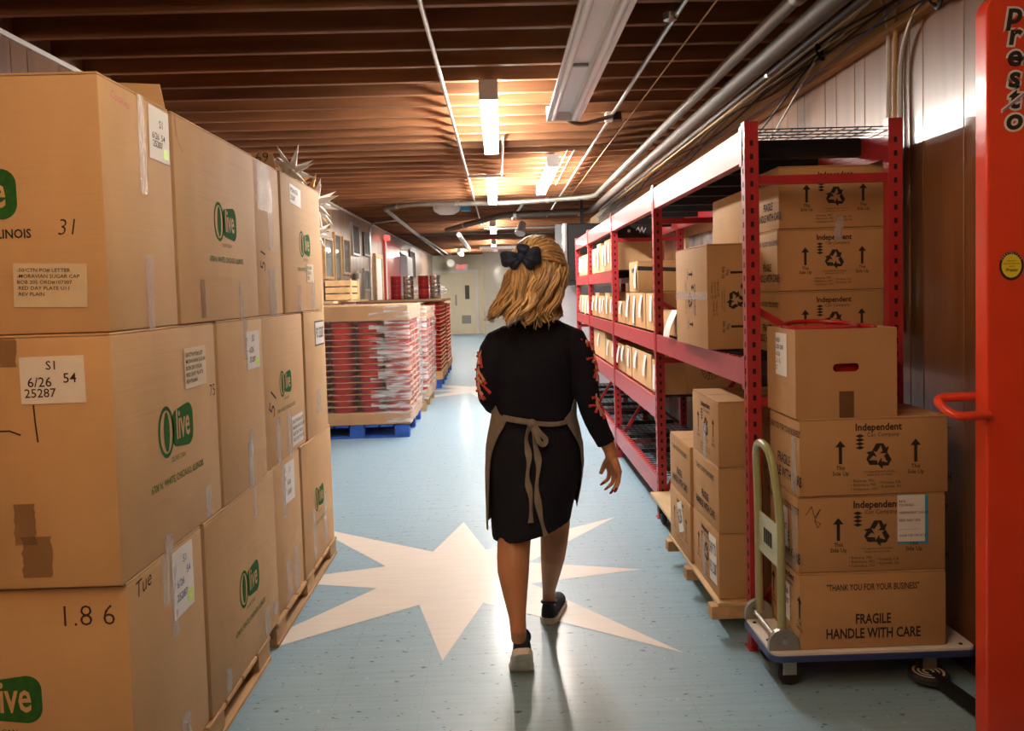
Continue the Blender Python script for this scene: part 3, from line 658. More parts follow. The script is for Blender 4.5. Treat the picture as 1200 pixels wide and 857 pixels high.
# ------------------------------------------------------------------ wrapped pallet loads of red tins
tin_me = MB().lathe([(.118, 0), (.122, .004), (.122, .036), (.125, .037), (.125, .05), (.12, .053)], 14).mesh('tin', smooth=True)
def load(x0, x1, y0, y1, tag_, wrapcol=True, pal='blue_pallet_paint', front=True, rows=15, z0=.127, seed=1, top=True):
    rnd = random.Random(seed); W, D = x1-x0, y1-y0
    wooden_pallet(x0+.02, x1-.02, y0-.01, y1-.02, z0-.003, pal_label[tag_], pal, along='x', group='pallets under tin loads')
    tr = thing('tin_trays', 'kraft cardboard trays and sheets holding red tins on the '+tag_+' pallet', 'trays', ((x0+x1)/2, (y0+y1)/2, z0), group='cardboard trays of the tin loads')
    B(-W/2, W/2, -D/2, D/2, 0, .12).build('bottom_tray', 'cardboard_kraft', tr, bevel=.004)
    zt = .12; hgt = .0595
    for k in range(rows):
        if k: B(-W/2+.005, W/2-.005, -D/2+.005, D/2-.005, zt+k*hgt-.0035, zt+k*hgt).build('tier_sheet', 'cardboard', tr)
    nx, ny = int(W/.255), int(D/.255); sx, sy = W/nx, D/ny
    for k in range(rows):
        for i in range(nx):
            for j in range(ny):
                if (front and j == 0) or i == nx-1:
                    o = obj('tin', tin_me, 'red_tin'); o.location = (x0+sx*(i+.5)+rnd.uniform(-.004, .004), y0+sy*(j+.5)+rnd.uniform(-.004, .004), z0+zt+k*hgt+.0005)
                    tag(o, 'round red tin in the tiers of the '+tag_+' pallet load', 'tin', 'red tins on the '+tag_+' pallet')
    zc = zt+rows*hgt
    if top: B(-W/2-.004, W/2+.004, -D/2-.004, D/2+.004, zc, zc+.148).build('top_tray', 'cardboard_kraft', tr, bevel=.005)
    else:
        B(-W/2-.01, W/2+.01, -D/2-.01, D/2+.01, zc, zc+.02).build('top_board', 'cardboard_edge', tr, bevel=.003)
    H = zc+(.148 if top else .02)
    if wrapcol:
        wr_ = thing('stretch_wrap', 'crinkled clear stretch wrap around the '+tag_+' pallet load', 'plastic wrap', ((x0+x1)/2, (y0+y1)/2, z0), group='stretch wrap')
        loop = [];
        per = [(-W/2, -D/2, W/2, -D/2), (W/2, -D/2, W/2, D/2), (W/2, D/2, -W/2, D/2), (-W/2, D/2, -W/2, -D/2)]
        for a in per:
            for k in range(14): f = k/14; loop.append((a[0]+(a[2]-a[0])*f, a[1]+(a[3]-a[1])*f))
        rings = []
        for i in range(30):
            z = .02+(H-.01)*i/29; ring = []
            for (px, py) in loop:
                e = .010+.03*max(0, noise.noise(Vector((px*5+seed, py*5, z*14))))+.016*max(0, noise.noise(Vector((px*17, py*17+seed, z*40))))
                ring.append(Vector((px+e*(1 if px > 0 else -1)*(abs(px) >= W/2-1e-6), py+e*(1 if py > 0 else -1)*(abs(py) >= D/2-1e-6), z+.004*rnd.uniform(-1, 1))))
            rings.append(ring)
        nl = len(loop); F = MB(); R_ = MB(); vs = [v for r_ in rings for v in r_]
        cut = [9+rnd.choice((0, 0, 1, 2)) for i in range(29)]
        for q, side_ in ((F, 0), (R_, 1)):
            q.add(vs, [(i*nl+j, i*nl+(j+1) % nl, (i+1)*nl+(j+1) % nl, (i+1)*nl+j) for i in range(29) for j in range(nl) if (j >= cut[i]) == bool(side_)])
        F.build('front_film', 'film_thin', wr_, smooth='all'); R_.build('corner_film', 'wrap', wr_, smooth='all')
pal_label = {'nearest wrapped': 'blue painted pallet under the nearest wrapped tins', 'second wrapped': 'wooden pallet under the second wrapped tins', 'third unwrapped': 'dark blue pallet under the third load of dark red tins', 'farthest': 'blue pallet under the farthest load of tins'}
load(-1.95, -.895, 7.8, 8.98, 'nearest wrapped', seed=1)
load(-1.93, -.88, 9.45, 10.7, 'second wrapped', pal='pallet_wood', front=False, seed=2, rows=14)
load(-1.95, -.86, 11.7, 12.9, 'third unwrapped', wrapcol=False, front=True, seed=3, rows=17, top=False)
load(-1.95, -.88, 13.4, 14.5, 'farthest', wrapcol=False, front=False, seed=4, rows=16, top=False)
bx = thing('cardboard_sheet', 'flat brown cardboard sheet lying on the third tin load', 'cardboard', (-1.45, 12.2, 1.28))
B(-.75, .62, -.6, .6, 0, .02).build('sheet', 'cardboard_edge', bx); 
pl = thing('plastic_bundle', 'crumpled clear plastic bundle on the far tin load', 'plastic wrap', (-1.25, 13.9, 1.225))
m = MB(); rr_ = random.Random(5)
for k in range(7): m.lathe([(.001, -.09), (.1, -.05), (.13, .02), (.07, .09), (.001, .11)], 9, (rr_.uniform(-.25, .25), rr_.uniform(-.2, .2), .1+rr_.uniform(0, .1)))
m.build('crumpled_film', 'wrap', pl)

# ------------------------------------------------------------------ left wall: pictures, doors, tins
def picture(y0, z1, y1, z0, label, frame='gold_frame', mt='picture_print'):
    t = thing('picture', label, 'picture', (XL, (y0+y1)/2, z0)); L, H = abs(y1-y0)/2, z1-z0; f = min(.035, L*.2)
    for a, b_, c, d in ((-L, L, 0, f), (-L, L, H-f, H), (-L, -L+f, f, H-f), (L-f, L, f, H-f)): B(0, .035, a, b_, c, d).build('frame_side', frame, t)
    B(0, .012, -L+f, L-f, f, H-f).build('print', mt, t)
    B(.012, .018, -L+f, L-f, f, H-f).build('glazing', 'glass', t)
picture(9.75, 2.48, 10.3, 2.2, 'small framed picture highest at the left, behind the stars')
picture(9.9, 2.13, 10.42, 1.6, 'gold framed picture nearest on the left wall')
picture(10.53, 2.22, 10.95, 1.41, 'tall narrow gold framed picture second along the left wall')
picture(11.1, 2.2, 11.62, 1.68, 'pale matted picture third along the left wall')
picture(11.84, 2.46, 12.45, 1.98, 'grey unframed looking panel high on the left wall', 'grey_steel')
picture(12.84, 2.39, 13.5, 2.01, 'dark framed picture high beside the bent conduit', 'dark_frame')
picture(12.75, 1.81, 13.25, 1.45, 'small blue grey framed picture below the dark one', 'grey_steel')
picture(17.6, 2.3, 18.5, 1.7, 'framed picture beyond the red panel', 'dark_frame')
picture(19.5, 2.45, 20.6, 1.75, 'tall framed picture near the far end of the left wall', 'dark_frame')
d2 = bpy.data.objects.new('door_2', None); C.objects.link(d2); struct(d2); d2.location = (XL, 14.3, 0); d2['label'] = 'white door in the left wall'
B(0, .03, -.35, .35, 0, 2.03).build('door_leaf', 'white_paint', d2)
for a, b_ in ((-.43, -.35), (.35, .43)): B(0, .05, a, b_, 0, 2.1).build('door_frame', 'pale_pine', d2)
B(0, .05, -.35, .35, 2.03, 2.1).build('door_frame', 'pale_pine', d2)
rp = thing('display_board', 'tall glossy red display board on the left wall', 'board', (XL+.002, 16.2, 0)); B(0, .04, -1.1, 1.1, 0, 2.42).build('panel_sheet', 'red_wall', rp); B(.04, .06, -1.1, -1.04, 0, 2.42).build('panel_edge', 'white_paint', rp)
el = thing('red_lamp', 'small glowing red lamp at the top of the red panel', 'lamp', (XL+.05, 15.0, 2.38)); B(0, .1, -.08, .08, 0, .1).build('lamp_box', 'exit_red', el, bevel=.01)
wb = thing('wall_cabinet', 'pale grey cabinet on the wall past the red panel', 'cabinet', (XL, 17.9, 1.35)); B(0, .18, -.5, .5, 0, .85).build('cabinet_body', 'grey_sheet', wb, bevel=.005); B(.18, .195, -.48, .48, .02, .83).build('door', 'white_paint', wb)
def tin_column(x_, y_, r, mt, label, n=5, h=.075, z=1.3):
    t = thing('tin_column', label, 'tins', (x_, y_, z), group='columns of stacked tins')
    for k in range(n): MB().lathe([(r*.96, k*h), (r, k*h+.006), (r, k*h+h-.02), (r*1.03, k*h+h-.018), (r*1.03, k*h+h-.002)], 16).build('tin', mt, t, smooth=True)
for x_, mt, lb in ((-1.66, 'red_tin', 'red column of stacked tins leftmost beyond the wrapped loads'), (-1.46, 'silver_tin', 'silver column of stacked tins beside the leftmost red column'), (-1.22, 'red_tin', 'red column of stacked tins right of the silver column'), (-1.03, 'silver_tin', 'rightmost silver column of stacked tins')):
    tin_column(x_, 13.0, .085, mt, lb)
tr2 = thing('shelf_table', 'low brown table carrying the tin columns', 'table', (-1.35, 13.05, 1.27)); B(-.6, .55, -.14, .14, 0, .03).build('top', 'cardboard_edge', tr2)
for lb, (x_, y_, wd, hh, mt) in {'tall dark cylinder against the left wall': (-2.06, 11.3, .08, .28, 'dark_plastic'), 'taller grey cylinder against the left wall': (-2.06, 11.9, .08, .38, 'grey_steel'), 'wooden crate behind the nearest wrapped load': (-1.98, 10.2, .3, .26, 'pale_pine')}.items():
    if 'crate' in lb:
        t = thing('crate', lb, 'crate', (x_, y_, 1.329))
        for k in range(3): B(-.15, .15, -.3, .3, .01+k*.085, .08+k*.085).build('slat', mt, t, bevel=.002)
        for s in (-1, 1): B(.15, .165, s*.27-.03, s*.27+.03, 0, .27).build('cleat', mt, t)
    else:
        t = thing('canister', lb, 'canister', (x_, y_, 1.329)); MB().lathe([(wd*.95, 0), (wd, .01), (wd, hh-.03)], 16).build('canister_body', mt, t, smooth=True); MB().lathe([(wd*1.04, hh-.03), (wd*1.04, hh)], 16).build('lid', mt, t)
sh = thing('wall_shelf', 'long wooden shelf on the left wall above the tin loads', 'shelf', (XL, 11.2, 1.3)); B(0, .17, -1.6, 1.0, 0, .028).build('shelf_board', 'pale_pine', sh)
for yy in (-1.4, 0, .8): B(0, .15, yy-.015, yy+.015, -.12, 0).build('bracket', 'pale_pine', sh)
for k in range(3):
    q = thing('wood_board', ['first', 'second', 'third'][k]+' upright board leaning on the left wall behind the tins', 'board', (XL+.06, 11.65-.12*k+.45, 1.329)); B(-.015, .015, -.05, .05, 0, .42-.07*k).xf(Matrix.Rotation(-.06, 4, 'Y')).build('plank', 'pale_pine', q, bevel=.003)

# ------------------------------------------------------------------ red storage rack
PY = [3.02, 4.80, 6.58, 8.33, 9.65]; XF, XK = .949, 1.487
rk = thing('storage_rack', 'long red steel storage rack with wire decks along the right wall', 'rack', (1.22, 3.0, 0))
def rb(m, name, material, parent=rk, **k): return m.build(name, material, parent, world=True, **k)
for y in PY:
    for x, s in ((XF, -1), (XK, 1)):
        # open channel upright with black plates painting the dark of slots on two sides
        p = MB().box(x-.026, x+.026, y-.022, y-.019, 0, 2.0).box(x+s*.023, x+s*.026, y-.019, y+.022, 0, 2.0).box(x-s*.026, x-s*.023, y-.019, y+.022, 0, 2.0)
        po = rb(p, 'post', 'red_rack')
        h = MB()
        for k in range(38):
            z = .06+k*.05
            h.box(x-.006, x+.006, y-.0225, y-.0218, z, z+.02)
            if s < 0: h.box(x-.0265, x-.0258, y-.006, y+.006, z, z+.02)
        hb = h.build('slot_dark_plates', 'slot_dark', po, world=True); hb['kind'] = 'stuff'
        rb(B(x-.035, x+.035, y-.03, y+.03, 0, .006), 'foot_plate', 'red_rack', po)
    for z in (.12, .95, 1.78): rb(B(XF+.026, XK-.026, y-.014, y+.014, z-.012, z+.02), 'frame_brace', 'red_rack')
    for a, b_ in ((.15, .92), (1.3, 1.0)): rb(MB().bar((XF+.02, y+.01, a), (XK-.02, y+.01, b_), .02, .025), 'frame_brace', 'red_rack')
LV = [[(1.855, 1.975), (1.012, 1.112)]]+[[(1.855, 1.975), (1.012, 1.112), (.603, .728), (.125, .248)]]+[[(1.855, 1.975), (1.44, 1.535), (1.012, 1.112), (.603, .728), (.125, .248)]]*2
for i in range(4):
    ya, yb = PY[i]+.022, PY[i+1]-.022
    for (z0, z1) in LV[i]:
        for x in (XF, XK):
            o = 0 if x == XF else 0
            m = MB().box(x-.024, x+.018, ya, yb, z0, z0+.006).box(x-.024, x+.018, ya, yb, z1-.006, z1).box(x-.024, x-.019, ya, yb, z0+.006, z1-.006)
            be = rb(m, 'beam', 'red_rack')
            if x == XF:
                for yy in (ya, yb): rb(B(x-.0285, x-.0245, yy-.015, yy+.015, z0-.015, z1+.012), 'hook_plate', 'red_rack', be)
        d = MB(); zt = z1-.004
        for k in range(11): xx = XF+.02+(XK-XF-.04)*k/10; d.box(xx-.002, xx+.002, ya, yb, zt, zt+.004)
        n = int((yb-ya)/.06)
        for k in range(n+1): yy = ya+(yb-ya)*k/n; d.box(XF-.01, XK+.01, yy-.002, yy+.002, zt+.004, zt+.008)
        wd = rb(d, 'wire_deck', 'black_metal'); wd['kind'] = 'stuff'
        for k in range(4 if z0 > 1.8 else 3):
            yy = ya+(yb-ya)*(k+.5)/(4 if z0 > 1.8 else 3)
            rb(B(XF+.0, XK-.02, yy-.03, yy+.03, z1-.075 if z0 > 1.8 else z1-.03, z1-.006), 'deck_support', 'black_metal')
rb(MB().bar((XF+.0, 4.83, .78), (XF+.06, 5.2, 1.02), .025, .03), 'frame_brace', 'red_rack')

# ------------------------------------------------------------------ printed shipping cartons
def chasing(p, u, v, r):
    for k in range(3):
        a = math.radians(120*k); c, s = math.cos(a), math.sin(a)
        def T(q): return (u+r*(q[0]*c-q[1]*s), v+r*(q[0]*s+q[1]*c))
        p.poly([T(q) for q in ((-.52, .42), (-.22, .95), (.2, .95), (.02, .62), (-.2, .3))][::-1])
        p.poly([T(q) for q in ((.08, .95), (.3, .95), (.52, .6), (.74, .72), (.58, .18), (.02, .2), (.26, .36))][::-1])
def diamonds(p, u, v, s):
    for k in range(4): p.poly([(u-.5*s, v-k*.42*s), (u, v+.2*s-k*.42*s), (u+.5*s, v-k*.42*s), (u, v-.2*s-k*.42*s)][::-1])
def arrow(p, u, v, h):
    p.rect(u-.07*h, u+.07*h, v-h/2, v+h*.3); p.poly([(u-.23*h, v+h*.22), (u, v+h*.5), (u+.23*h, v+h*.22)])
def print_front(s=1.0):
    p = Print(); aL = Print(); aR = Print()
    p.text('Independent', .015*s, .093*s, .032*s, bold=.025, sx=.93); p.text('Can Company', .03*s, .069*s, .019*s, sx=.95)
    diamonds(p, -.045*s, .066*s, .03*s); chasing(p, .017*s, .0, .043*s)
    for q, x_ in ((aL, -.108), (aR, .135)): arrow(q, x_*s, .015*s, .075*s); q.text('This', x_*s, -.036*s, .019*s, bold=.01, sx=.9); q.text('Side Up', x_*s, -.054*s, .019*s, bold=.01, sx=.9)
    p.text('Corrugated board recycles', .017*s, -.05*s, .0095*s); p.text('please save our trees', .017*s, -.06*s, .0095*s)
    for i, tx in enumerate(('• Belcamp, MD', '• Baltimore, MD', '• Columbus, OH')): p.text(tx, -.075*s, (-.079-.0135*i)*s, .0125*s, align='LEFT')
    for i, tx in enumerate(('• Fontana, CA', '• Rushville, IN')): p.text(tx, .015*s, (-.086-.0135*i)*s, .0125*s, align='LEFT')
    return [('maker_print', p), ('arrow_print', aL), ('arrow_print', aR)]
def print_fragile(s=1.0):
    p = Print(); q = Print(); p.text('"THANK YOU FOR YOUR BUSINESS"', 0, .075*s, .03*s, bold=.012, sx=.62)
    q.text('FRAGILE', 0, -.03*s, .046*s, bold=.022, sx=.68); q.text('HANDLE WITH CARE', 0, -.077*s, .046*s, bold=.022, sx=.7); return [('slogan_print', p), ('handling_print', q)]
PF, PG = print_front(), print_fragile()
def ship_carton(w_, d_, h_, loc, rotz, label, group, faces, pscale=1.0, upside=None):
    t = thing('shipping_carton', label, 'box', loc, rotz, group); carton_body(t, w_, d_, h_, 'cardboard_kraft')
    for side, kind in faces.items():
        o, u = face(w_, d_, h_, side); vv = Vector((0, 0, 1))
        if upside and side in upside: u, vv = -vv, u          # carton turned on its end: print reads downward
        for nm, p in (PF if kind == 'front' else PG):
            q = Print(); q.v = [Vector((a.x*pscale, a.y*pscale, 0)) for a in p.v]; q.f = p.f
            q.on(nm, 'print_black', t, o, u, vv)
    return t
GT, GR, GD = 'cartons on the platform truck', 'printed cartons on the rack shelf', 'cartons on the wooden dolly'
# on the platform truck
TW, TD, TH = .505, .29, .2645
t = ship_carton(TW, TD, TH, (1.247, 2.83, .141), 0, 'bottom carton on the platform truck reading fragile handle with care', GT, {'front': 'frag', 'left': 'front', 'right': 'front'}, 1.06)
paper_tag(t, (-TW/2, -.02, .13), (0, -1, 0), .07, .13, ['6/26', '25287', '54'])
t = ship_carton(TW, TD, TH, (1.247, 2.833, .4065), -.01, 'second carton on the platform truck with a blue edged shipping label', GT, {'front': 'front', 'left': 'frag', 'right': 'frag'}, 1.06)
plate('blue_border', 'blue_tape', t, (.14, -TD/2, .176), (1, 0, 0), .106, .17, th=.0004)
paper_tag(t, (.134, -TD/2, .18), (1, 0, 0), .094, .16, ['REQ', 'T2100362', ' ', 'INDEPENDENT CAN CO', ' ', 'RED DAY 205', ' ', '____________', ' ', 'SUGAR CAP CTN OF 50'], lift=.0014)
paper_tag(t, (-TW/2, .0, .13), (0, -1, 0), .1, .14, ['6/26', '25287', '54']); tape_strip(t, (-TW/2, -.12, .12), (0, -1, 0), .05, .2, seed=41)
Print().stroke([(0, 0), (.02, .03), (.03, -.01), (.05, .02), (.03, -.02), (.05, -.03), (.04, -.045), (.03, -.02)], .002).on('handwriting', 'pen_ink', t, (-.225, -TD/2, .2), UX)
t = ship_carton(TW+.005, TD, TH, (1.252, 2.83, .672), .006, 'third carton on the platform truck with large recycling mark below an open handled carton', GT, {'front': 'front', 'left': 'frag', 'right': 'frag'}, 1.06)
tape_strip(t, (-TW/2-.0025, -.1, .1), (0, -1, 0), .05, .2, seed=42)
# open carton with hand hole
def handled(loc):
    t = thing('open_carton', 'plain open carton with a hand hole holding red metal hoops', 'box', loc, .0, GT); w_, d_, h_ = .345, .285, .302; th = .005
    hx, hz, hh = .045, .17, .014
    m = MB().box(-w_/2, w_/2, -d_/2, -d_/2+th, 0, hz-hh).box(-w_/2, w_/2, -d_/2, -d_/2+th, hz+hh, h_).box(-w_/2, -hx, -d_/2, -d_/2+th, hz-hh, hz+hh).box(hx, w_/2, -d_/2, -d_/2+th, hz-hh, hz+hh)
    for s in (-1, 1):          # rounded ends of the hand hole
        for k in range(5):
            a0, a1 = math.pi/2*k/5, math.pi/2*(k+1)/5
            for q in (-1, 1):
                pts = [(s*(hx-hh+hh*math.sin(a0)), q*hh*math.cos(a0)), (s*(hx-hh+hh*math.sin(a1)), q*hh*math.cos(a1)), (s*hx, q*hh*math.cos(a1)), (s*hx, q*hh*math.cos(a0))]
                vs = [(a, yy, hz+b_) for yy in (-d_/2, -d_/2+th) for a, b_ in pts]; m.add(vs, [(0, 1, 2, 3), (7, 6, 5, 4), (0, 4, 5, 1), (1, 5, 6, 2), (2, 6, 7, 3), (3, 7, 4, 0)])
    m.build('front_panel', 'cardboard_kraft', t)
    B(-w_/2, w_/2, d_/2-th, d_/2, 0, h_).build('back_panel', 'cardboard_kraft', t)
    for s in (-1, 1): B(s*w_/2-(th if s > 0 else 0), s*w_/2+(th if s < 0 else 0), -d_/2+th, d_/2-th, 0, h_).build('side_panel', 'cardboard_kraft', t)
    B(-w_/2+th, w_/2-th, -d_/2+th, d_/2-th, 0, th).build('base_panel', 'cardboard_kraft', t)
    plate('brown_tape', 'brown_tape', t, (0, -d_/2, .045), UX, .05, .09)
    paper_tag(t, (-w_/2, -.01, .21), (0, -1, 0), .11, .15, ['RED', 'LID 205', '6/26', '2.1 L', 'C'], ink='pen_ink')
    for k, (dx, dz) in enumerate(((-.03, .305), (.03, .288))):
        l = thing('metal_hoop', ['red hoop leaning left in the open handled carton', 'red hoop lying right in the open handled carton'][k], 'hoop', (loc[0]+dx, loc[1], loc[2]+dz), group='red hoops in the open carton')
        MB().tube([(.125*math.cos(a), .115*math.sin(a), .012*math.sin(a+k)) for a in (2*math.pi*i/28 for i in range(28))], .0085, 8, closed=True).build('rim', 'red_tin', l, smooth=True)
        MB().lathe([(.001, -.004), (.112, -.004), (.112, 0)], 24).build('disc', 'red_tin', l)
    l = thing('metal_hoop', 'red hoop standing behind the hand hole of the open carton', 'hoop', (loc[0], loc[1]-.11, loc[2]+.16), group='red hoops in the open carton')
    MB().lathe([(.1, -.008), (.108, -.006), (.108, .006), (.1, .008)], 24, axis='y').build('rim', 'red_tin', l, smooth=True)
handled((1.163, 2.832, .9375))
# on the mid shelf of the nearest rack bay
for k, lb in enumerate(('bottom printed carton of three on the rack shelf, half hidden by the open carton', 'middle printed carton of three on the rack shelf', 'top printed carton of three on the rack shelf, just under the wire deck')):
    t = ship_carton(.42, .24, .243, (1.305+.004*(k-1), 3.27, 1.121+.2445*k), (.0, -.012, .01)[k], lb, GR, {'front': 'front', 'left': 'frag'}, .92)
    if k: tape_strip(t, (.03, -.12, .02 if k == 2 else .22), UX, .03, .05, seed=50+k)
t = ship_carton(.245, .60, .452, (1.007, 3.72, 1.121), 0, 'tall carton standing on end at the rack edge with sideways printing', GR, {'front': 'front', 'left': 'front'}, .95, upside=('front', 'left'))
tape_strip(t, (-.1225, 0, .23), (0, -1, 0), .59, .035, seed=53)
t = thing('cafe_box', 'pale box lettered cafe lying on the tall end standing carton', 'box', (1.165, 3.74, 1.575), 0); carton_body(t, .2, .5, .23, 'cardboard')
Print().text('CAFE', -.06, -.05, .045, bold=.02, sx=.7).on('lettering', 'purple_vinyl', t, (0, -.25, .11), UX); Print().rect(-.085, -.045, .0, .09).on('picture_block', 'print_black', t, (0, -.25, .11), UX)

# wooden dolly with cartons
dl = thing('wood_dolly', 'wooden dolly on black casters under the cartons beside the rack', 'dolly', (1.03, 3.58, 0))
B(-.2, .22, -.46, .46, .124, .138).build('deck_sheet', 'pale_pine', dl, bevel=.002)
for yy in (-.43, 0, .4): B(-.225, .22, yy-.03, yy+.03, .072, .124).build('cross_beam', 'pallet_wood', dl, bevel=.003)
for sx in (-.12, .15):
    for yy in (-.25, .22):
        c = B(sx-.02, sx+.02, yy-.025, yy+.025, .055, .124).build('caster_fork', 'black_metal', dl); MB().lathe([(.028, -.012), (.034, -.008), (.034, .008), (.028, .012)], 14, (sx, yy, .0345), axis='x').build('wheel', 'rubber', c, smooth=True)
LBD = {(0, 0): 'lower near carton on the wooden dolly with a big torn label', (0, 1): 'lower far carton on the wooden dolly', (1, 0): 'middle near carton on the wooden dolly reading fragile', (1, 1): 'upper far carton on the wooden dolly reading fragile', (2, 0): 'topmost carton on the wooden dolly with recycling mark and tape'}
for (lv, fr), lb in LBD.items():
    t = ship_carton(.36, .425, .2645, (1.025+.003*lv-.012*fr, 3.365+.43*fr, .139+.266*lv), 0, lb, GD, {'left': 'frag' if lv == 1 else 'front', 'front': 'frag' if lv == 5 else 'front'} if lv == 9 else {'left': 'frag' if lv == 1 else 'front'})
    if (lv, fr) == (0, 0):
        paper_tag(t, (-.18, -.13, .14), (0, -1, 0), .11, .19, ['SHIP TO', 'REQ 25287'], tilt=.05); tape_strip(t, (-.18, .02, .1), (0, -1, 0), .05, .19, seed=61)
    if (lv, fr) == (0, 1): paper_tag(t, (-.18, -.02, .16), (0, -1, 0), .1, .14, ['6/26'], tilt=.35)
    if lv == 2: tape_strip(t, (-.18, .0, .07), (0, -1, 0), .05, .15, seed=62)
pb = thing('plywood_dolly', 'pale plywood dolly behind the carton dolly at the rack foot', 'dolly', (1.08, 4.45, 0))
B(-.21, .2, -.36, .315, .15, .168).build('deck_sheet', 'pale_pine', pb, bevel=.002)
for sx in (-.15, .14):
    for yy in (-.25, .22):
        c = B(sx-.03, sx+.03, yy-.035, yy+.035, .07, .15).build('caster_fork', 'black_metal', pb); MB().lathe([(.04, -.015), (.048, -.01), (.048, .01), (.04, .015)], 14, (sx, yy, .0485), axis='x').build('wheel', 'rubber', c, smooth=True)

# ------------------------------------------------------------------ shelf bins with tags
def tagcard(t, x, y, z, wd, ht, rnd):
    n = 5; vs = []
    tl = rnd.uniform(-.12, .12); cv = rnd.uniform(.004, .02)
    for i in range(n+1):
        f = i/n
        for s in (-1, 1):
            for th in (0, .0012): vs.append((x-.001-th-cv*math.sin(f*1.8), y+s*wd/2+tl*f*ht, z-f*ht))
    m = MB().add(vs, [])
    for i in range(n):
        a, b_ = i*4, i*4+4
        for q in ((0, 2, 2, 0), (1, 3, 3, 1), (0, 1, 1, 0), (2, 3, 3, 2)): m.f.append((a+q[0], a+q[1], b_+q[2], b_+q[3]))
    m.f += [(0, 1, 3, 2), (n*4, n*4+1, n*4+3, n*4+2)]
    m.build('tag', 'label_paper', t)
binc = 0
def shelf_bin(y0, y1, z, h, label, group, tags=1, x0=.955, depth=.42, taghs=.6, seed=0, lid=False):
    global binc
    rnd = random.Random(seed+int(y0*100)+int(z*10)); d = y1-y0-.006
    t = thing('shelf_bin', label, 'bin', (x0+depth/2, (y0+y1)/2, z), 0, group)
    carton_body(t, depth, d, h, 'cardboard_kraft' if rnd.random() < .4 else 'cardboard', open_top=not lid)
    for k in range(tags):
        yy = -d/2+d*(k+.5)/tags
        tagcard(t, -depth/2, yy+rnd.uniform(-.01, .01), h-.005-rnd.uniform(0, .02), min(.075, d/tags*.7), h*taghs*rnd.uniform(.8, 1.1), rnd)
    if not lid:
        m = MB(); k = 0; yy = -d/2+.015
        while yy < d/2-.02:
            m = B(-depth/2+.02, depth/2-.02, yy, yy+.012, .02, h-.02+rnd.uniform(-.03, .012)); m.build('divider', rnd.choice(['label_paper', 'cardboard', 'cream_label']), t); yy += rnd.uniform(.03, .07); k += 1
    return t
G2, G3, G4 = 'tagged bins on the middle shelf', 'tagged bins on the low shelf', 'tagged bins on the upper shelf'
zm, zl, zu, zf = 1.121, .737, 1.544, .257
shelf_bin(4.88, 5.25, zm, .235, 'single tagged bin beside the second rack post on the middle shelf', G2, 1, taghs=.7)
shelf_bin(5.27, 6.08, zm, .235, 'wide bin with three hanging tags on the middle shelf', G2, 3, taghs=.75)
shelf_bin(6.12, 6.5, zm, .17, 'small low bin before the third rack post on the middle shelf', G2, 1)
t = ship_carton(.48, .36, .215, (1.2, 5.75, zm+.24), 0, 'kraft box with a black tape stripe on top of the tagged bins', GR, {}); 
for sd_ in ('front', 'left'): o, u = face(.48, .36, .215, sd_); plate('black_band', 'black_tape', t, o+Vector((0, 0, .045)), u, .48 if sd_ == 'front' else .1, .028, tilt=-.06 if sd_ == 'front' else 0)
tagcard(t, -.24, -.12, .19, .07, .16, random.Random(3))
ob = thing('low_carton', 'low carton with a curled white paper beside the tall end standing carton', 'box', (1.13, 4.46, zm)); carton_body(ob, .36, .42, .14, 'cardboard_kraft')
m = MB(); rings = []
for i in range(9):
    f = i/8; rings.append([Vector((-.185-.05*math.sin(f*1.6)+th, yy, .145-f*.15 if f < 1 else -.003)) for yy, th in ((-.2, 0), (-.05, 0), (-.05, .0015), (-.2, .0015))])
for r_ in rings:
    for v in r_: v.z = max(v.z, .004)
m.loft(rings).build('curled_paper', 'label_paper', ob)
bc = thing('carton', 'closed carton behind the low carton on the middle shelf', 'box', (1.27, 5.1, zm)); 
bc.location = (1.25, 4.79+.0, zm); bpy.data.objects.remove(bc)
y = 6.64
for k, wdt in enumerate((.33, .3, .42, .3, .3)):
    shelf_bin(y, y+wdt, zm, .2+.03*(k % 2), ['first', 'second', 'third', 'fourth', 'fifth'][k]+' tagged bin past the third rack post on the middle shelf', G2, 2 if wdt > .31 else 1, taghs=.7); y += wdt+.005
y = 8.4
for k, wdt in enumerate((.3, .3, .28, .28)): shelf_bin(y, y+wdt, zm, .2, ['first', 'second', 'third', 'last'][k]+' pale tagged bin of the farthest bay on the middle shelf', G2, 1, taghs=.9); y += wdt+.005
y = 6.66
for k, wdt in enumerate((.22, .36, .24, .3, .4)): shelf_bin(y, y+wdt, zu, .24+.03*(k % 2), ['first', 'second', 'third', 'fourth', 'fifth'][k]+' tagged bin past the third rack post on the upper shelf', G4, 2 if wdt > .31 else 1, taghs=.75); y += wdt+.006
y = 8.4
for k, wdt in enumerate((.4, .4, .36)): shelf_bin(y, y+wdt, zu, .22, ['first', 'second', 'last'][k]+' bin of the farthest bay on the upper shelf', G4, 2, taghs=.8); y += wdt+.006
shelf_bin(4.86, 5.08, zl, .2, 'short bin with one tag beside the second rack post on the low shelf', G3, 1, taghs=.85, depth=.2)
shelf_bin(5.1, 5.84, zl, .225, 'wide bin with two tags on the low shelf', G3, 2, taghs=.6)
shelf_bin(5.88, 6.14, zl, .22, 'narrow bin with one tag on the low shelf', G3, 1, taghs=.6)
shelf_bin(6.16, 6.54, zl, .21, 'bin with two tags before the third rack post on the low shelf', G3, 2, taghs=.6)
shelf_bin(6.64, 7.3, zl, .2, 'bin with two tags past the third rack post on the low shelf', G3, 2, taghs=.6)
shelf_bin(7.35, 8.2, zl, .25, 'tall dim bin at the far end of the low shelf', G3, 1, taghs=.6)
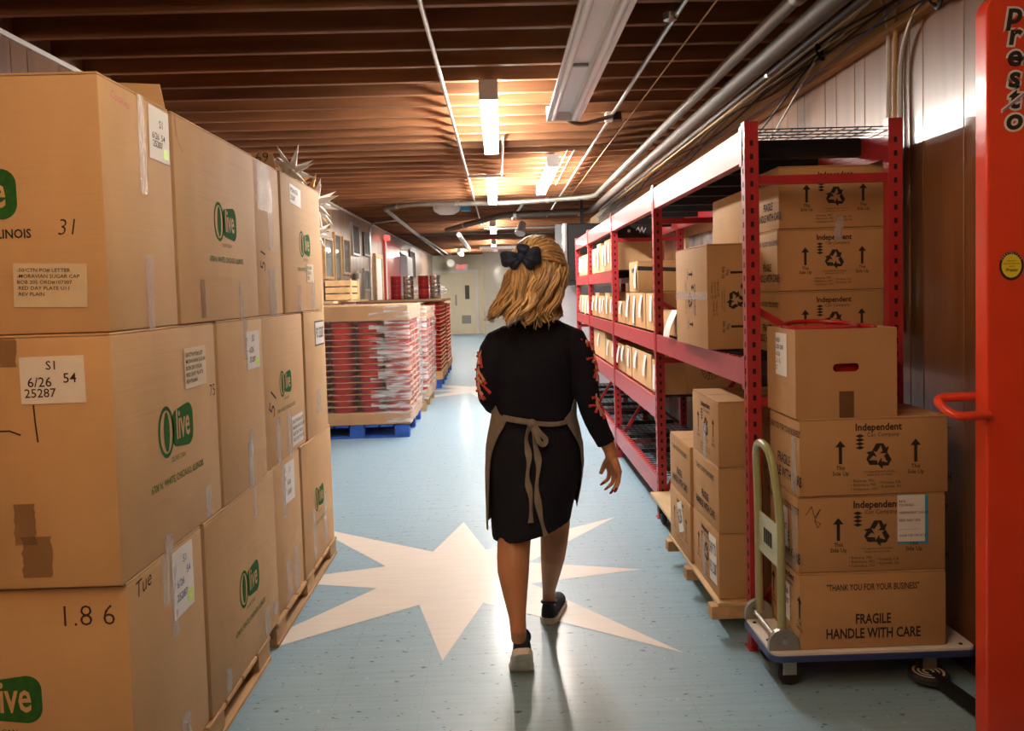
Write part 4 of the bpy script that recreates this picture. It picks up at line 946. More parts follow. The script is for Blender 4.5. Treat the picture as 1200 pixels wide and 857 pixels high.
bs = thing('emblem_carton', 'big dark carton with a round sun emblem on the low shelf', 'box', (1.29, 5.0, zl)); carton_body(bs, .34, .28, .25, 'cardboard_kraft')
p = Print(); p.ring(0, 0, .055, .055, .003)
for k in range(14): a = 2*math.pi*k/14; p.stroke([(.025*math.cos(a), .025*math.sin(a)), (.048*math.cos(a), .048*math.sin(a))], .004)
p.poly([(.02*math.cos(2*math.pi*k/16), .02*math.sin(2*math.pi*k/16)) for k in range(16)]); p.on('emblem', 'print_black', bs, (-.02, -.14, .14), UX)
ck = thing('chalkboard_box', 'black chalkboard in a cream frame on the upper shelf', 'sign', (1.2, 6.5, 1.545))
ck.location = (1.13, 6.72, 1.80)
B(-.14, .16, -.02, .02, 0, .13).build('board', 'dark_plastic', ck); 
for a, b_, c, d in ((-.17, .19, .13, .16), (-.17, .19, -.03, 0), (.16, .19, 0, .13), (-.17, -.14, 0, .13)): B(a, b_, -.03, .03, c, d).build('frame_side', 'pale_pine', ck)
p = Print().stroke([(.02, 0), (.04, .03), (.05, -.02), (.07, .03), (.08, -.02), (.1, .02)], .006); p.poly([(-.04+.015*math.cos(k), .015*math.sin(k)) for k in (0, 1.26, 2.51, 3.77, 5.03)]); p.on('chalk_marks', 'label_paper', ck, (0, -.02, .065), UX)
# timber framed windows in the right wall behind the rack
wn = bpy.data.objects.new('window_1', None); C.objects.link(wn); struct(wn); wn.location = (XR, 5.9, 1.35); wn['label'] = 'timber framed glazed opening behind the rack'
for a, b_, c, d in ((-1.0, 1.0, 0, .05), (-1.0, 1.0, .46, .53), (-1.0, -.93, .05, .46), (-.06, .06, .05, .46), (.93, 1.0, .05, .46)): B(-.05, 0, a, b_, c, d).build('frame_member', 'pale_pine', wn)
for a, b_ in ((-.93, -.06), (.06, .93)): B(-.02, -.012, a, b_, .05, .46).build('pane', 'picture_print', wn)

# ------------------------------------------------------------------ platform truck
tk = thing('platform_truck', 'small platform truck with folding tubular handle and pale deck', 'hand truck', (1.243, 2.822, 0))
def rrect(w_, d_, r, n=5):
    out = []
    for cx, cy, a0 in ((w_/2-r, d_/2-r, 0), (-w_/2+r, d_/2-r, 90), (-w_/2+r, -d_/2+r, 180), (w_/2-r, -d_/2+r, 270)):
        for k in range(n+1): a = math.radians(a0+90*k/n); out.append((cx+r*math.cos(a), cy+r*math.sin(a)))
    return out
MB().prism(rrect(.70, .318, .03), .132, .14).build('deck', 'deck_vinyl', tk)
MB().prism(rrect(.714, .332, .04), .112, .132).build('bumper', 'blue_bumper', tk)
for sx in (-.29, .2):
    for sy in (-.085, .1):
        f = MB().box(sx-.03, sx+.03, sy-.03, sy+.03, .104, .112).box(sx-.008, sx+.04, sy-.022, sy-.018, .04, .104).box(sx-.008, sx+.04, sy+.018, sy+.022, .04, .104).build('caster_fork', 'zinc', tk)
        MB().lathe([(.034, -.016), (.0445, -.014), (.0445, .014), (.034, .016)], 18, (sx+.02, sy, .045), axis='y').build('wheel', 'rubber', f, smooth=True)
hx = -.302
P = round_path([(hx, -.112, .18), (hx, -.112, .62), (hx-.02, -.07, .83), (hx-.02, .085, .83), (hx, .128, .62), (hx, .128, .18)], .11, 7)
MB().tube(P, .0145, 12).build('handle', 'olive_tube', tk, smooth=True)
B(hx-.004, hx+.004, -.1, .116, .41, .56).build('handle_panel', 'olive_tube', tk, bevel=.002)
Print().text('IIII', 0, 0, .07, bold=.05, sx=1.3).on('panel_print', 'print_black', tk, (hx-.004, .01, .485), (0, -1, 0))
for sy in (-.112, .128):
    pts = [(.052*math.cos(math.pi*k/10), .14+.02+.055*math.sin(math.pi*k/10)) for k in range(11)]+[(-.052, .14), (.052, .14)]
    q = -.024 if sy < 0 else .003
    m = MB().prism(pts, 0, .02).xf(Matrix(((1, 0, 0, hx), (0, 0, 1, sy+q), (0, 1, 0, 0), (0, 0, 0, 1)))); br = m.build('hinge_bracket', 'grey_steel', tk)
    MB().lathe([(.001, -.005), (.011, -.005), (.011, .005), (.001, .005)], 10, (hx, sy+q-.004, .175), axis='y').build('bolt', 'zinc', br)
MB().tube([(hx-.02, -.11, .175), (hx-.02, .125, .175)], .008, 8).build('hinge_rod', 'zinc', tk, smooth=True)
for sx, sy in ((-.33, .1), (.31, -.13), (.31, .1), (-.33, -.05)): MB().lathe([(.007, .14), (.006, .143)], 10, (sx, sy, 0)).build('rivet', 'black_metal', tk)

# ------------------------------------------------------------------ red lift at the right edge
lf_ = thing('stacker_lift', 'tall red lift mast with stacked black lettering at the right edge', 'lift', (1.62, 2.33, 0))
pts = [(.24, .0), (.24, 2.3)]+[(-.215+.06-.06*math.sin(a)+.0, 2.24+.06*math.cos(a)) for a in (math.pi/2*k/8 for k in range(9))]+[(-.215, 0.0)]
pts = [(.24, .008), (.24, 2.21)]+[(-.155-.06*math.sin(a), 2.15+.06*math.cos(a)) for a in (math.pi/2*k/8 for k in range(9))]+[(-.215, .008)]
MB().prism(pts, -.03, .03).xf(Matrix(((1, 0, 0, 0), (0, 0, 1, 0), (0, 1, 0, 0), (0, 0, 0, 1)))).build('mast_panel', 'red_paint', lf_, bevel=.006, bseg=2)
B(-.1, -.03, .03, .1, .06, 2.1).build('mast_rail', 'red_paint', lf_, bevel=.004)
hp = round_path([(-.21, -.03, 1.0), (-.325, -.05, 1.0), (-.34, .03, 1.045), (-.21, .04, 1.045)], .04, 6)
MB().tube(hp, .0135, 10).build('handle', 'red_paint', lf_, smooth=True)
zt = 2.143
for k, ch in enumerate('presto'):
    z = zt-.0595*k; cx = -.14
    q = Print().text(ch, 0, 0, .084, bold=.1, sx=1.05, shear=.15, res=4); q.on('letter_outline', 'label_paper', lf_, (cx, -.03, z), UX, lift=.0006)
    q = Print().text(ch, 0, 0, .084, bold=.03, sx=1.05, shear=.15, res=4); q.on('letter', 'print_black', lf_, (cx, -.03, z), UX, lift=.0014)
Print().poly([(-.03, -.04), (.12, .075), (.12, .082), (-.034, -.036)]).on('swoosh', 'purple_vinyl', lf_, (-.14, -.03, zt-.235), UX, lift=.002)
Print().poly([(-.036, -.044), (.12, .07), (.12, .087), (-.036, -.032)]).on('swoosh_outline', 'white_plastic', lf_, (-.14, -.03, zt-.235), UX, lift=.0016)
def disc(r, cx, cz, mt, lift, name): Print().poly([(r*.85*math.cos(2*math.pi*k/28), r*math.sin(2*math.pi*k/28)) for k in range(28)]).on(name, mt, lf_, (cx, -.03, cz), UX, lift=lift)
disc(.042, -.145, 1.43, 'print_black', .0006, 'round_sticker'); disc(.034, -.145, 1.43, 'yellow_sticker', .0012, 'sticker_centre')
p = Print()
for i, tx in enumerate(('PROUDLY', 'BUILT IN THE USA', 'SINCE')): p.text(tx, 0, .014-.008*i, .006)
p.text('Presto', 0, -.012, .013, bold=.02, shear=.2); p.on('sticker_print', 'print_black', lf_, (-.145, -.03, 1.43), UX, lift=.0018)
p = Print()
for k in range(11):
    a = math.radians(150-12*k); p.text('PRESTOLIFTS'[k], .032*math.cos(a), .038*math.sin(a), .008, rot=a-math.pi/2)
p.on('sticker_rim_print', 'label_paper', lf_, (-.145, -.03, 1.43), UX, lift=.0012)
MB().bar((-.13, .02, .035), (-.165, .36, .03), .035, .03).build('floor_leg', 'black_metal', lf_); MB().bar((.2, .02, .035), (.0, .36, .03), .035, .03).build('floor_leg', 'black_metal', lf_)
B(-.1, .22, .04, .2, .03, .06).build('base_plate', 'black_metal', lf_)
for sx in (-.07, .19): MB().lathe([(.03, -.015), (.035, -.01), (.035, .01), (.03, .015)], 14, (sx, .12, .0355), axis='x').build('wheel', 'rubber', lf_)
fp = MB().lathe([(.062, .0), (.066, .004), (.066, .02), (.062, .024)], 24, (-.175, .37, .02)).build('round_pad', 'rubber', lf_, smooth=True)
for r in (.052, .036, .02): Print().ring(0, 0, r, r, .008, 28).on('pad_ring', 'deck_vinyl', fp, (-.175, .37, .044), (1, 0, 0), (0, 1, 0))

# ------------------------------------------------------------------ far right things
tv = thing('black_cabinet', 'black cabinet with a bright metal edge beyond the end of the rack', 'cabinet', (1.13, 10.6, 1.5))
B(-.22, .3, 0, .5, 0, .75).build('cabinet_body', 'black_metal', tv, bevel=.01); B(-.255, -.222, -.01, .4, .02, .76).build('metal_edge', 'silver_tin', tv, bevel=.004); B(-.27, .0, -.03, .1, -.06, 0).build('clamp', 'black_metal', tv); B(-.02, .02, .2, .24, .75, 1.1).build('hanger', 'black_metal', tv)
gp = thing('grey_partition', 'grey sheeted partition behind the woman, below the black cabinet', 'partition', (1.2, 11.3, 0))
B(-.48, .42, 0, .05, 0, 1.42).build('sheet', 'grey_sheet', gp); B(-.5, -.46, -.02, .07, 0, 1.45).build('edge_post', 'grey_steel', gp); B(-.4, .42, -.015, -.005, 1.42, 2.3).build('clear_film', 'glass', gp)
st = thing('strip_curtain', 'clear hanging plastic strip curtain left of the far end of the aisle', 'curtain', (.35, 17.5, 0))
for k in range(8):
    m = MB(); vs = []
    for i in range(13):
        z = 2.3*i/12
        for s in (-1, 1): vs.append((-.6+k*.17+s*.09, (k % 2)*.012+.01*math.sin(z*3+k), z))
    m.add(vs, [(2*i, 2*i+1, 2*i+3, 2*i+2) for i in range(12)]).build('strip', 'glass', st)
B(-.75, .8, -.02, .03, 2.3, 2.36).build('rail', 'galvanised', st)
for k, (x_, y_, wd, hh, lb) in enumerate(((.75, 14.0, .6, 1.1, 'grey bin stack in the dim far right of the hall'), (.9, 20, .8, 1.5, 'pale far cabinet at the right of the hall end'))):
    t = thing('far_cabinet', lb, 'cabinet', (x_, y_, 0)); B(-wd/2, wd/2, 0, .6, 0, hh).build('cabinet_body', ['grey_steel', 'grey_sheet'][k], t, bevel=.01)
    for s in (-1, 1): B(s*wd/4-wd/4+.01, s*wd/4+wd/4-.01, -.015, 0, .05, hh-.05).build('door', ['grey_steel', 'white_paint'][k], t, bevel=.004)

# ------------------------------------------------------------------ the woman walking away
PR = Vector((.11, 3.02, 0))
pr = thing('person', 'woman seen from behind in a dark knit dress and taupe apron, walking down the aisle', 'person', PR)
def remesh(mb, vox, smooth=4):
    me = mb.mesh('tmp'); o = bpy.data.objects.new('tmp', me)
    r = o.modifiers.new('r', 'REMESH'); r.mode = 'VOXEL'; r.voxel_size = vox
    s = o.modifiers.new('s', 'SMOOTH'); s.factor = .5; s.iterations = smooth
    out = evaluated_mesh(o)
    bpy.data.objects.remove(o); bpy.data.meshes.remove(me)
    for p in out.polygons: p.use_smooth = True
    return out
def ell(c, rx, ry, n=24, tilt=None, pw=2.0):
    c = Vector(c); out = []
    for j in range(n):
        a = 2*math.pi*j/n; ca, sa = math.cos(a), math.sin(a)
        k = (abs(ca)**pw+abs(sa)**pw)**(-1/pw)
        z = tilt(rx*k*ca, ry*k*sa) if tilt else 0
        out.append(c+Vector((rx*k*ca, ry*k*sa, z)))
    return out
# --- body: head, neck, arms, hands and legs in one skin
body = MB()
hd = Vector((.143, 3.0, 0))
body.loft([ell(hd+Vector((0, dy, z)), rx, ry) for z, rx, ry, dy in ((1.345, .03, .035, .06), (1.36, .048, .06, .035), (1.39, .062, .082, .015), (1.43, .07, .092, .005), (1.47, .074, .098, 0), (1.51, .073, .096, -.002), (1.545, .06, .08, -.005), (1.57, .035, .05, -.005), (1.58, .01, .015, -.005))])
body.tube([hd+Vector((0, .09, 1.46)), hd+Vector((0, .115, 1.43)), hd+Vector((0, .1, 1.415))], [.008, .014, .012], 8)          # nose
body.tube([hd+Vector((-.02, .088, 1.385)), hd+Vector((0, .096, 1.386)), hd+Vector((.02, .088, 1.385))], [.005, .009, .005], 8)   # lips
for s in (-1, 1):
    body.loft([ell(hd+Vector((s*.075, .0, z)), .008, r_, 10) for z, r_ in ((1.405, .006), (1.415, .014), (1.435, .018), (1.45, .014), (1.458, .006))])
body.tube([(.135, 2.99, 1.22), (.137, 2.99, 1.30), (.142, 2.995, 1.37)], [.06, .05, .052], 16)
body.tube([(.13, 3.02, 1.25), (.117, 3.02, 1.1), (.116, 3.02, .95), (.115, 3.04, .82), (.115, 3.04, .72)], [.07, .09, .09, .1, .09], 18)  # trunk under the dress
body.tube([(.13, 3.01, 1.22), (.27, 3.0, 1.21), (.305, 2.99, 1.1), (.318, 2.99, 1.0), (.352, 3.0, .9), (.39, 3.01, .815), (.401, 3.012, .785), (.408, 3.01, .762)], [.04, .045, .04, .036, .034, .029, .0245, .026], 14)
body.tube([(.13, 3.01, 1.22), (-.01, 3.0, 1.21), (-.04, 3.0, 1.1), (-.04, 3.0, 1.01), (-.01, 3.13, .97), (.03, 3.22, .985), (.045, 3.245, .99)], [.04, .045, .04, .036, .033, .027, .025], 14)
def hand(kn, mids, tips, wrist, thumb, nr=.0085):
    # palm: four metacarpal tubes fused, then fingers
    for k in range(4):
        body.tube([wrist, wrist.lerp(kn[k], .5)+Vector((0, 0, 0)), kn[k]], [.021, .0165, .0125], 10)
        m1, t1 = mids[k], tips[k]; r0 = nr if k < 3 else nr*.88
        body.tube(bez([kn[k], m1, m1.lerp(t1, .5)+(m1-kn[k])*.08, t1], 3), [r0*1.18-(r0*.36)*i/9 for i in range(10)], 8)
    for k in range(3): body.tube([wrist.lerp(kn[k], .6), wrist.lerp(kn[k+1], .6)], .0135, 8); body.tube([kn[k], kn[k+1]], .0118, 8)
    body.tube(bez(thumb, 3), [.0145-.0062*i/(3*(len(thumb)-1)) for i in range(3*(len(thumb)-1)+1)], 8)
V = Vector
kn = [V((.402, 3.048, .700)), V((.416, 3.028, .697)), V((.427, 3.004, .698)), V((.430, 2.982, .706))]
md = [V((.397, 3.052, .668)), V((.411, 3.028, .660)), V((.423, 2.998, .661)), V((.427, 2.974, .674))]
tp = [V((.374, 3.058, .648)), V((.386, 3.028, .637)), V((.400, 2.992, .632)), V((.411, 2.962, .645))]
hand(kn, md, tp, V((.407, 3.012, .765)), [V((.402, 3.03, .755)), V((.388, 3.058, .725)), V((.378, 3.07, .70)), V((.37, 3.072, .68))])
k2 = [V((.085, 3.27, 1.015)), V((.095, 3.262, .998)), V((.095, 3.252, .98)), V((.09, 3.24, .965))]
hand(k2, [q+V((.03, -.004, -.004)) for q in k2], [q+V((.045, -.035, -.006)) for q in k2], V((.045, 3.245, .99)), [V((.05, 3.25, 1.0)), V((.065, 3.24, 1.02)), V((.085, 3.235, 1.03))])
body.tube([(.055, 3.06, .8), (.045, 3.04, .68), (.036, 3.01, .56), (.031, 2.97, .49), (.0235, 2.93, .42), (.0215, 2.90, .375), (.026, 2.862, .30), (.031, 2.825, .235), (.033, 2.81, .19), (.034, 2.825, .15)], [.095, .085, .066, .063, .0615, .059, .045, .031, .029, .028], 18)
body.tube([(.17, 3.05, .8), (.185, 3.12, .68), (.2, 3.2, .54), (.2, 3.215, .45), (.193, 3.215, .38), (.186, 3.225, .31), (.178, 3.27, .22), (.172, 3.325, .135), (.172, 3.335, .09), (.175, 3.35, .06)], [.095, .085, .066, .059, .056, .05, .038, .0275, .028, .028], 18)
bm_ = remesh(body, .0045, 5)
for v in bm_.vertices: v.co -= PR
obj('body', bm_, 'skin', pr)
for s in (-1, 1):
    e = MB().lathe([(.001, -.009), (.006, -.006), (.009, 0), (.006, .006), (.001, .009)], 10, (hd.x+s*.03, hd.y+.082, 1.455)).build('eye', 'label_paper', pr, smooth=True, world=True)
for k in range(4):
    d = (tp[k]-md[k]).normalized(); MB().tube([tp[k]-d*.009+V((.002, -.005, 0)), tp[k]+d*.004+V((0, -.004, 0)), tp[k]+d*.01+V((-.001, -.001, 0))], [.0045, .0052, .0015], 8).build('fingernail', 'nail_polish', pr, smooth=True, world=True)
# --- dress
RG = [(.50, .095, 3.035, .148, .185), (.56, .1, 3.04, .158, .18), (.64, .109, 3.045, .17, .172), (.73, .115, 3.045, .177, .158), (.81, .116, 3.04, .173, .14), (.88, .116, 3.03, .158, .122), (.93, .1165, 3.02, .147, .11), (1.0, .117, 3.015, .149, .112),
      (1.08, .119, 3.01, .156, .118), (1.15, .124, 3.01, .161, .115), (1.2, .128, 3.005, .163, .102), (1.24, .132, 3.0, .15, .085), (1.268, .135, 2.995, .11, .07), (1.29, .137, 2.99, .066, .058)]
def rg(z):
    for a, b in zip(RG, RG[1:]):
        if a[0] <= z <= b[0]:
            f = (z-a[0])/(b[0]-a[0]); return [a[i]+(b[i]-a[i])*f for i in range(5)]
    return list(RG[0] if z < RG[0][0] else RG[-1])
def hemshift(z): return max(0, min(1, (.75-z)/.25))
def surf(z, ang, off=0):
    _, cx, cy, rx, ry = rg(z); a = math.radians(ang)
    fold = .004*math.sin(ang*.13+1)*hemshift(z)
    x = (rx+off+fold)*math.cos(a)
    return V((cx+x, cy+(ry+off+fold)*math.sin(a), z+hemshift(z)*.25*x))
dress = MB().loft([[surf(z, 360*j/40) for j in range(40)] for z in [.50+.79*i/40 for i in range(41)]])
SR = [(.19, 3.0, 1.222, .042), (.235, 3.0, 1.222, .05), (.268, 2.997, 1.205, .056), (.286, 2.994, 1.17, .055), (.30, 2.99, 1.12, .052), (.311, 2.988, 1.05, .047), (.32, 2.99, .98, .044), (.346, 3.0, .9, .0415), (.372, 3.008, .845, .0385), (.388, 3.01, .812, .0375)]
SL = [(.07, 3.0, 1.222, .042), (.025, 3.0, 1.222, .05), (-.008, 2.997, 1.205, .056), (-.027, 2.994, 1.17, .055), (-.041, 2.99, 1.12, .052), (-.049, 2.99, 1.05, .046), (-.046, 2.998, 1.0, .044), (-.034, 3.04, .972, .042), (-.015, 3.11, .965, .04), (.01, 3.17, .975, .037)]
for SS in (SR, SL): dress.tube([q[:3] for q in SS], [q[3] for q in SS], 18)
dm = remesh(dress, .006, 6)
nrm = [v.normal.copy() for v in dm.vertices]; co = []
for v, n_ in zip(dm.vertices, nrm):      # soft knit folds across the back and skirt
    p = v.co; nn = noise.noise(V((p.x*9, p.y*9, p.z*7)))*.004+noise.noise(V((p.x*3, p.y*3, p.z*22)))*.003*(1 if p.z > .85 else .4)
    co += list(p+n_*nn-PR)
dm.vertices.foreach_set('co', co); dm.update()
obj('dress', dm, 'navy_knit', pr)
# --- apron: skirt panel round the front, side edges seen from behind
def panel(name, zs, lo, hi, off, nz=18, na=36, par=pr, flare=0):
    g = []
    for i in range(nz+1):
        f = i/nz; z = zs[0]+(zs[1]-zs[0])*f; a0, a1 = lo(z), hi(z); row = []
        for j in range(na+1):
            a = a0+(a1-a0)*j/na
            row.append((z, a, off+.004*math.sin(a*.2+z*9)+flare*max(0, (.75-z))*(abs(a-90)/125)))
        g.append(row)
    m = MB(); vs = [surf(*q) for r_ in g for q in r_]+[surf(q[0], q[1], q[2]+.0025) for r_ in g for q in r_]; n = na+1; o = len(vs)//2; fs = []
    for i in range(nz):
        for j in range(na):
            q = (i*n+j, i*n+j+1, (i+1)*n+j+1, (i+1)*n+j); fs.append(q); fs.append(tuple(o+t for t in q[::-1]))
    for i in range(nz): fs += [(i*n, (i+1)*n, o+(i+1)*n, o+i*n), (i*n+na, o+i*n+na, o+(i+1)*n+na, (i+1)*n+na)]
    for j in range(na): fs += [(j, o+j, o+j+1, j+1), (nz*n+j, nz*n+j+1, o+nz*n+j+1, o+nz*n+j)]
    return m.add(vs, fs).build(name, 'apron_linen', par, smooth=True, world=True)
def alo(z): return -46+ (26*min(1, (.92-z)/.14) if z < .92 else 60*(z-.92)/.12)
ap = panel('apron', (.545, 1.03), lambda z: alo(z)+(6 if z < .7 else 0), lambda z: 180-alo(z)+4, .009, flare=.05)
# --- waist ties, knot, loops and tails
def ribbon(name, pts, wd, th=.003, upv=(0, 0, 1), par=pr, twist=0):
    P = bez(pts, 5); k = len(P); rings = []
    for i, p in enumerate(P):
        d = (P[min(i+1, k-1)]-P[max(i-1, 0)]).normalized(); n = V((0, -1, 0)); s = d.cross(n).normalized()
        w_ = wd*(1-.45*abs(math.sin(twist*i/k*math.pi))) if twist else wd
        a = .9*math.sin(twist*i/k*math.pi*1.0) if twist else 0
        s2 = s*math.cos(a)+n*math.sin(a); n2 = n*math.cos(a)-s*math.sin(a)
        rings.append([p+s2*w_/2+n2*th, p-s2*w_/2+n2*th, p-s2*w_/2-n2*th, p+s2*w_/2-n2*th])
    return MB().loft(rings).build(name, 'apron_linen', par, smooth=True, world=True)
def bk(x, z, off=.014):      # point on the back of the dress at world x
    _, cx, cy, rx, ry = rg(z); q = max(-.97, min(.97, (x-cx)/rx)); return V((x, cy-(ry+off)*math.sqrt(1-q*q), z))
ribbon('waist_tie', [bk(-.025, .935), bk(.02, .93), bk(.06, .925), bk(.104, .918)], .021); ribbon('waist_tie', [bk(.104, .918), bk(.16, .91), bk(.21, .908), bk(.256, .912)], .016)
ribbon('waist_tie', [bk(.0, .928, .018), bk(.05, .922, .02), bk(.1, .92, .02)], .009)
kt = bk(.105, .915, .02)
MB().loft([ell(kt+V((dx, 0, 0)), .002, r_, 10) for dx, r_ in ((-.018, .004),)]+[[kt+V((dx, r_*math.cos(t), r_*1.25*math.sin(t))) for t in (2*math.pi*j/10 for j in range(10))] for dx, r_ in ((-.016, .009), (0, .014), (.014, .011), (.02, .004))]).build('knot', 'apron_linen', pr, smooth=True, world=True) if False else MB().loft([[kt+V((dx, r_*math.cos(t), r_*1.25*math.sin(t))) for t in (2*math.pi*j/10 for j in range(10))] for dx, r_ in ((-.018, .005), (-.012, .011), (0, .015), (.012, .011), (.018, .005))]).build('knot', 'apron_linen', pr, smooth=True, world=True)
ribbon('bow_loop', [kt+V((.005, -.008, 0)), bk(.13, .885, .03), bk(.152, .86, .03), bk(.145, .842, .03), bk(.128, .852, .035), kt+V((.006, -.012, -.01))], .018, .002)
ribbon('bow_tail', [kt+V((-.006, -.004, -.005)), bk(.082, .86), bk(.09, .79), bk(.082, .72), bk(.092, .65), bk(.089, .565)], .026, .0018, twist=3)
ribbon('bow_tail', [kt+V((.004, -.005, -.005)), bk(.112, .85), bk(.124, .77), bk(.114, .68), bk(.126, .58), bk(.142, .515)], .027, .0018, twist=3)
# --- coral sprigs on the sleeves
def sprig(SS, z, az, s, seed):
    rnd = random.Random(seed)
    def at(zz, a):
        for p, q in zip(SS, SS[1:]):
            if q[2] <= zz <= p[2]:
                f = (p[2]-zz)/(p[2]-q[2]+1e-9); c = V(p[:3]).lerp(V(q[:3]), f); r_ = p[3]+(q[3]-p[3])*f; break
        else: c, r_ = V(SS[3][:3]), SS[3][3]
        return c+V((math.cos(a), -math.sin(a), 0))*(r_+.0035)
    for k in range(5):
        a1, dz = az+rnd.uniform(-.5, .5)*s, (k-2)*.013*s
        st_ = at(z, az); en = at(z+dz-.016*s, a1+(k-2)*.22); mid = at(z+dz*.5, (az+a1)/2+(k-2)*.1)
        MB().tube([st_, mid, en], [.003, .0042, .0062], 6).build('embroidery', 'pink_thread' if k % 2 else 'coral_thread', pr, smooth=True, world=True)
    a = at(z+.025*s, az); b = at(z-.03*s, az+.08); MB().tube([a, at(z, az), b], [.0035, .0045, .005], 6).build('embroidery', 'pink_thread', pr, smooth=True, world=True)
for z, az in ((1.2, .35), (1.13, .35), (1.085, .5), (.985, .9), (.955, .85)): sprig(SR, z, az, 1.0, int(z*100))
for z, az in ((1.16, 2.6), (1.10, 2.5), (1.065, 2.4), (1.02, 2.35)): sprig(SL, z, az, 1.0, int(z*100)+7)
# --- shoes
def shoe(name, ball, yaw, lift, lab):
    t = bpy.data.objects.new(name, None); C.objects.link(t); t.parent = pr; t['label'] = lab; t.location = V(ball)-PR
    c, s = math.cos(yaw), math.sin(yaw); BL = .165
    def place(x, y, z):          # y along the foot, 0 at heel; lift bends the rear about the ball
        d = y-BL
        if lift and d < .02:
            k = min(1, (.02-d)/.05); a = lift*k; d, z = d*math.cos(a)-(-z)*math.sin(a)*-1*-1 if False else d*math.cos(a)+z*math.sin(a), -d*math.sin(a)+z*math.cos(a)
        return V((x*c+d*s, -x*s+d*c, z))
    prof = [(.0, .014, .07), (.006, .024, .078), (.018, .0305, .076), (.036, .0335, .064), (.07, .0335, .06), (.11, .036, .054), (.15, .0405, .05), (.185, .0425, .043), (.215, .039, .036), (.236, .029, .029), (.248, .012, .022)]
    rings = []
    for y, hw, h in prof:
        ring = []
        for j in range(16):
            a = 2*math.pi*j/16; ca, sa = math.cos(a), math.sin(a)
            ring.append(place(hw*(abs(ca)**.75)*(1 if ca > 0 else -1), y, .02+(max(0, sa)**.8)*h if sa > 0 else .02-.002))
        rings.append(ring)
    MB().loft(rings).build('upper', 'shoe_navy', t, smooth='all')
    sr = []
    for y, hw, h in prof:
        e = .004; sr.append([place(-hw-e, y+(-.004 if y == 0 else 0), 0), place(hw+e, y+(-.004 if y == 0 else 0), 0), place(hw+e+.001, y+(-.004 if y == 0 else 0), .012), place(hw+e, y, .024), place(-hw-e, y, .024), place(-hw-e-.001, y+(-.004 if y == 0 else 0), .012)])
    MB().loft(sr).build('sole', 'sole_white', t, smooth=True)
    tr_ = []
    for y, hw, h in prof[1:-1]:
        if y < .2: tr_.append([place(-hw*.8, y+.004, -.0012), place(hw*.8, y+.004, -.0012), place(hw*.8, y+.004, .001), place(-hw*.8, y+.004, .001)])
    MB().loft(tr_).build('tread', 'sole_worn', t)
    MB().tube([place(.03*math.cos(a), .045+.05*math.sin(a), .078-.012*math.sin(a)) for a in (2*math.pi*k/16 for k in range(16))], .006, 6, closed=True).build('collar', 'shoe_navy', t, smooth=True)
    for k in range(3): MB().tube([place(-.022, .115+k*.016, .068-.004*k), place(0, .113+k*.016, .074-.004*k), place(.022, .115+k*.016, .068-.004*k)], .0022, 5).build('lace', 'navy_cloth', t)
    return t
shoe('shoe', (.043, 2.893, 0), -.03, .78, 'navy knit trainer pushing off with its white sole showing')
shoe('shoe', (.205, 3.465, 0), .26, 0, 'navy knit trainer flat on the floor')
# --- hair
ha = bpy.data.objects.new('hair', None); C.objects.link(ha); ha.parent = pr; ha['label'] = 'wavy golden brown hair tied half up'
HR = [(1.592, .147, 2.99, .02, .025), (1.58, .146, 2.99, .055, .065), (1.555, .145, 2.99, .08, .095), (1.52, .144, 2.985, .094, .11), (1.48, .142, 2.98, .099, .115), (1.44, .137, 2.975, .099, .113), (1.40, .122, 2.965, .098, .108), (1.36, .108, 2.955, .1, .102), (1.32, .093, 2.945, .107, .095), (1.28, .085, 2.93, .114, .085), (1.25, .085, 2.92, .108, .07)]
def hs(z, a, off=0):
    for p, q in zip(HR, HR[1:]):
        if q[0] <= z <= p[0]:
            f = (p[0]-z)/(p[0]-q[0]); _, cx, cy, rx, ry = [p[i]+(q[i]-p[i])*f for i in range(5)]
            return V((cx+(rx+off)*math.cos(a), cy-(ry+off)*math.sin(a), z))
    p = HR[0] if z > HR[0][0] else HR[-1]; return V((p[1]+(p[3]+off)*math.cos(a), p[2]-(p[4]+off)*math.sin(a), z))
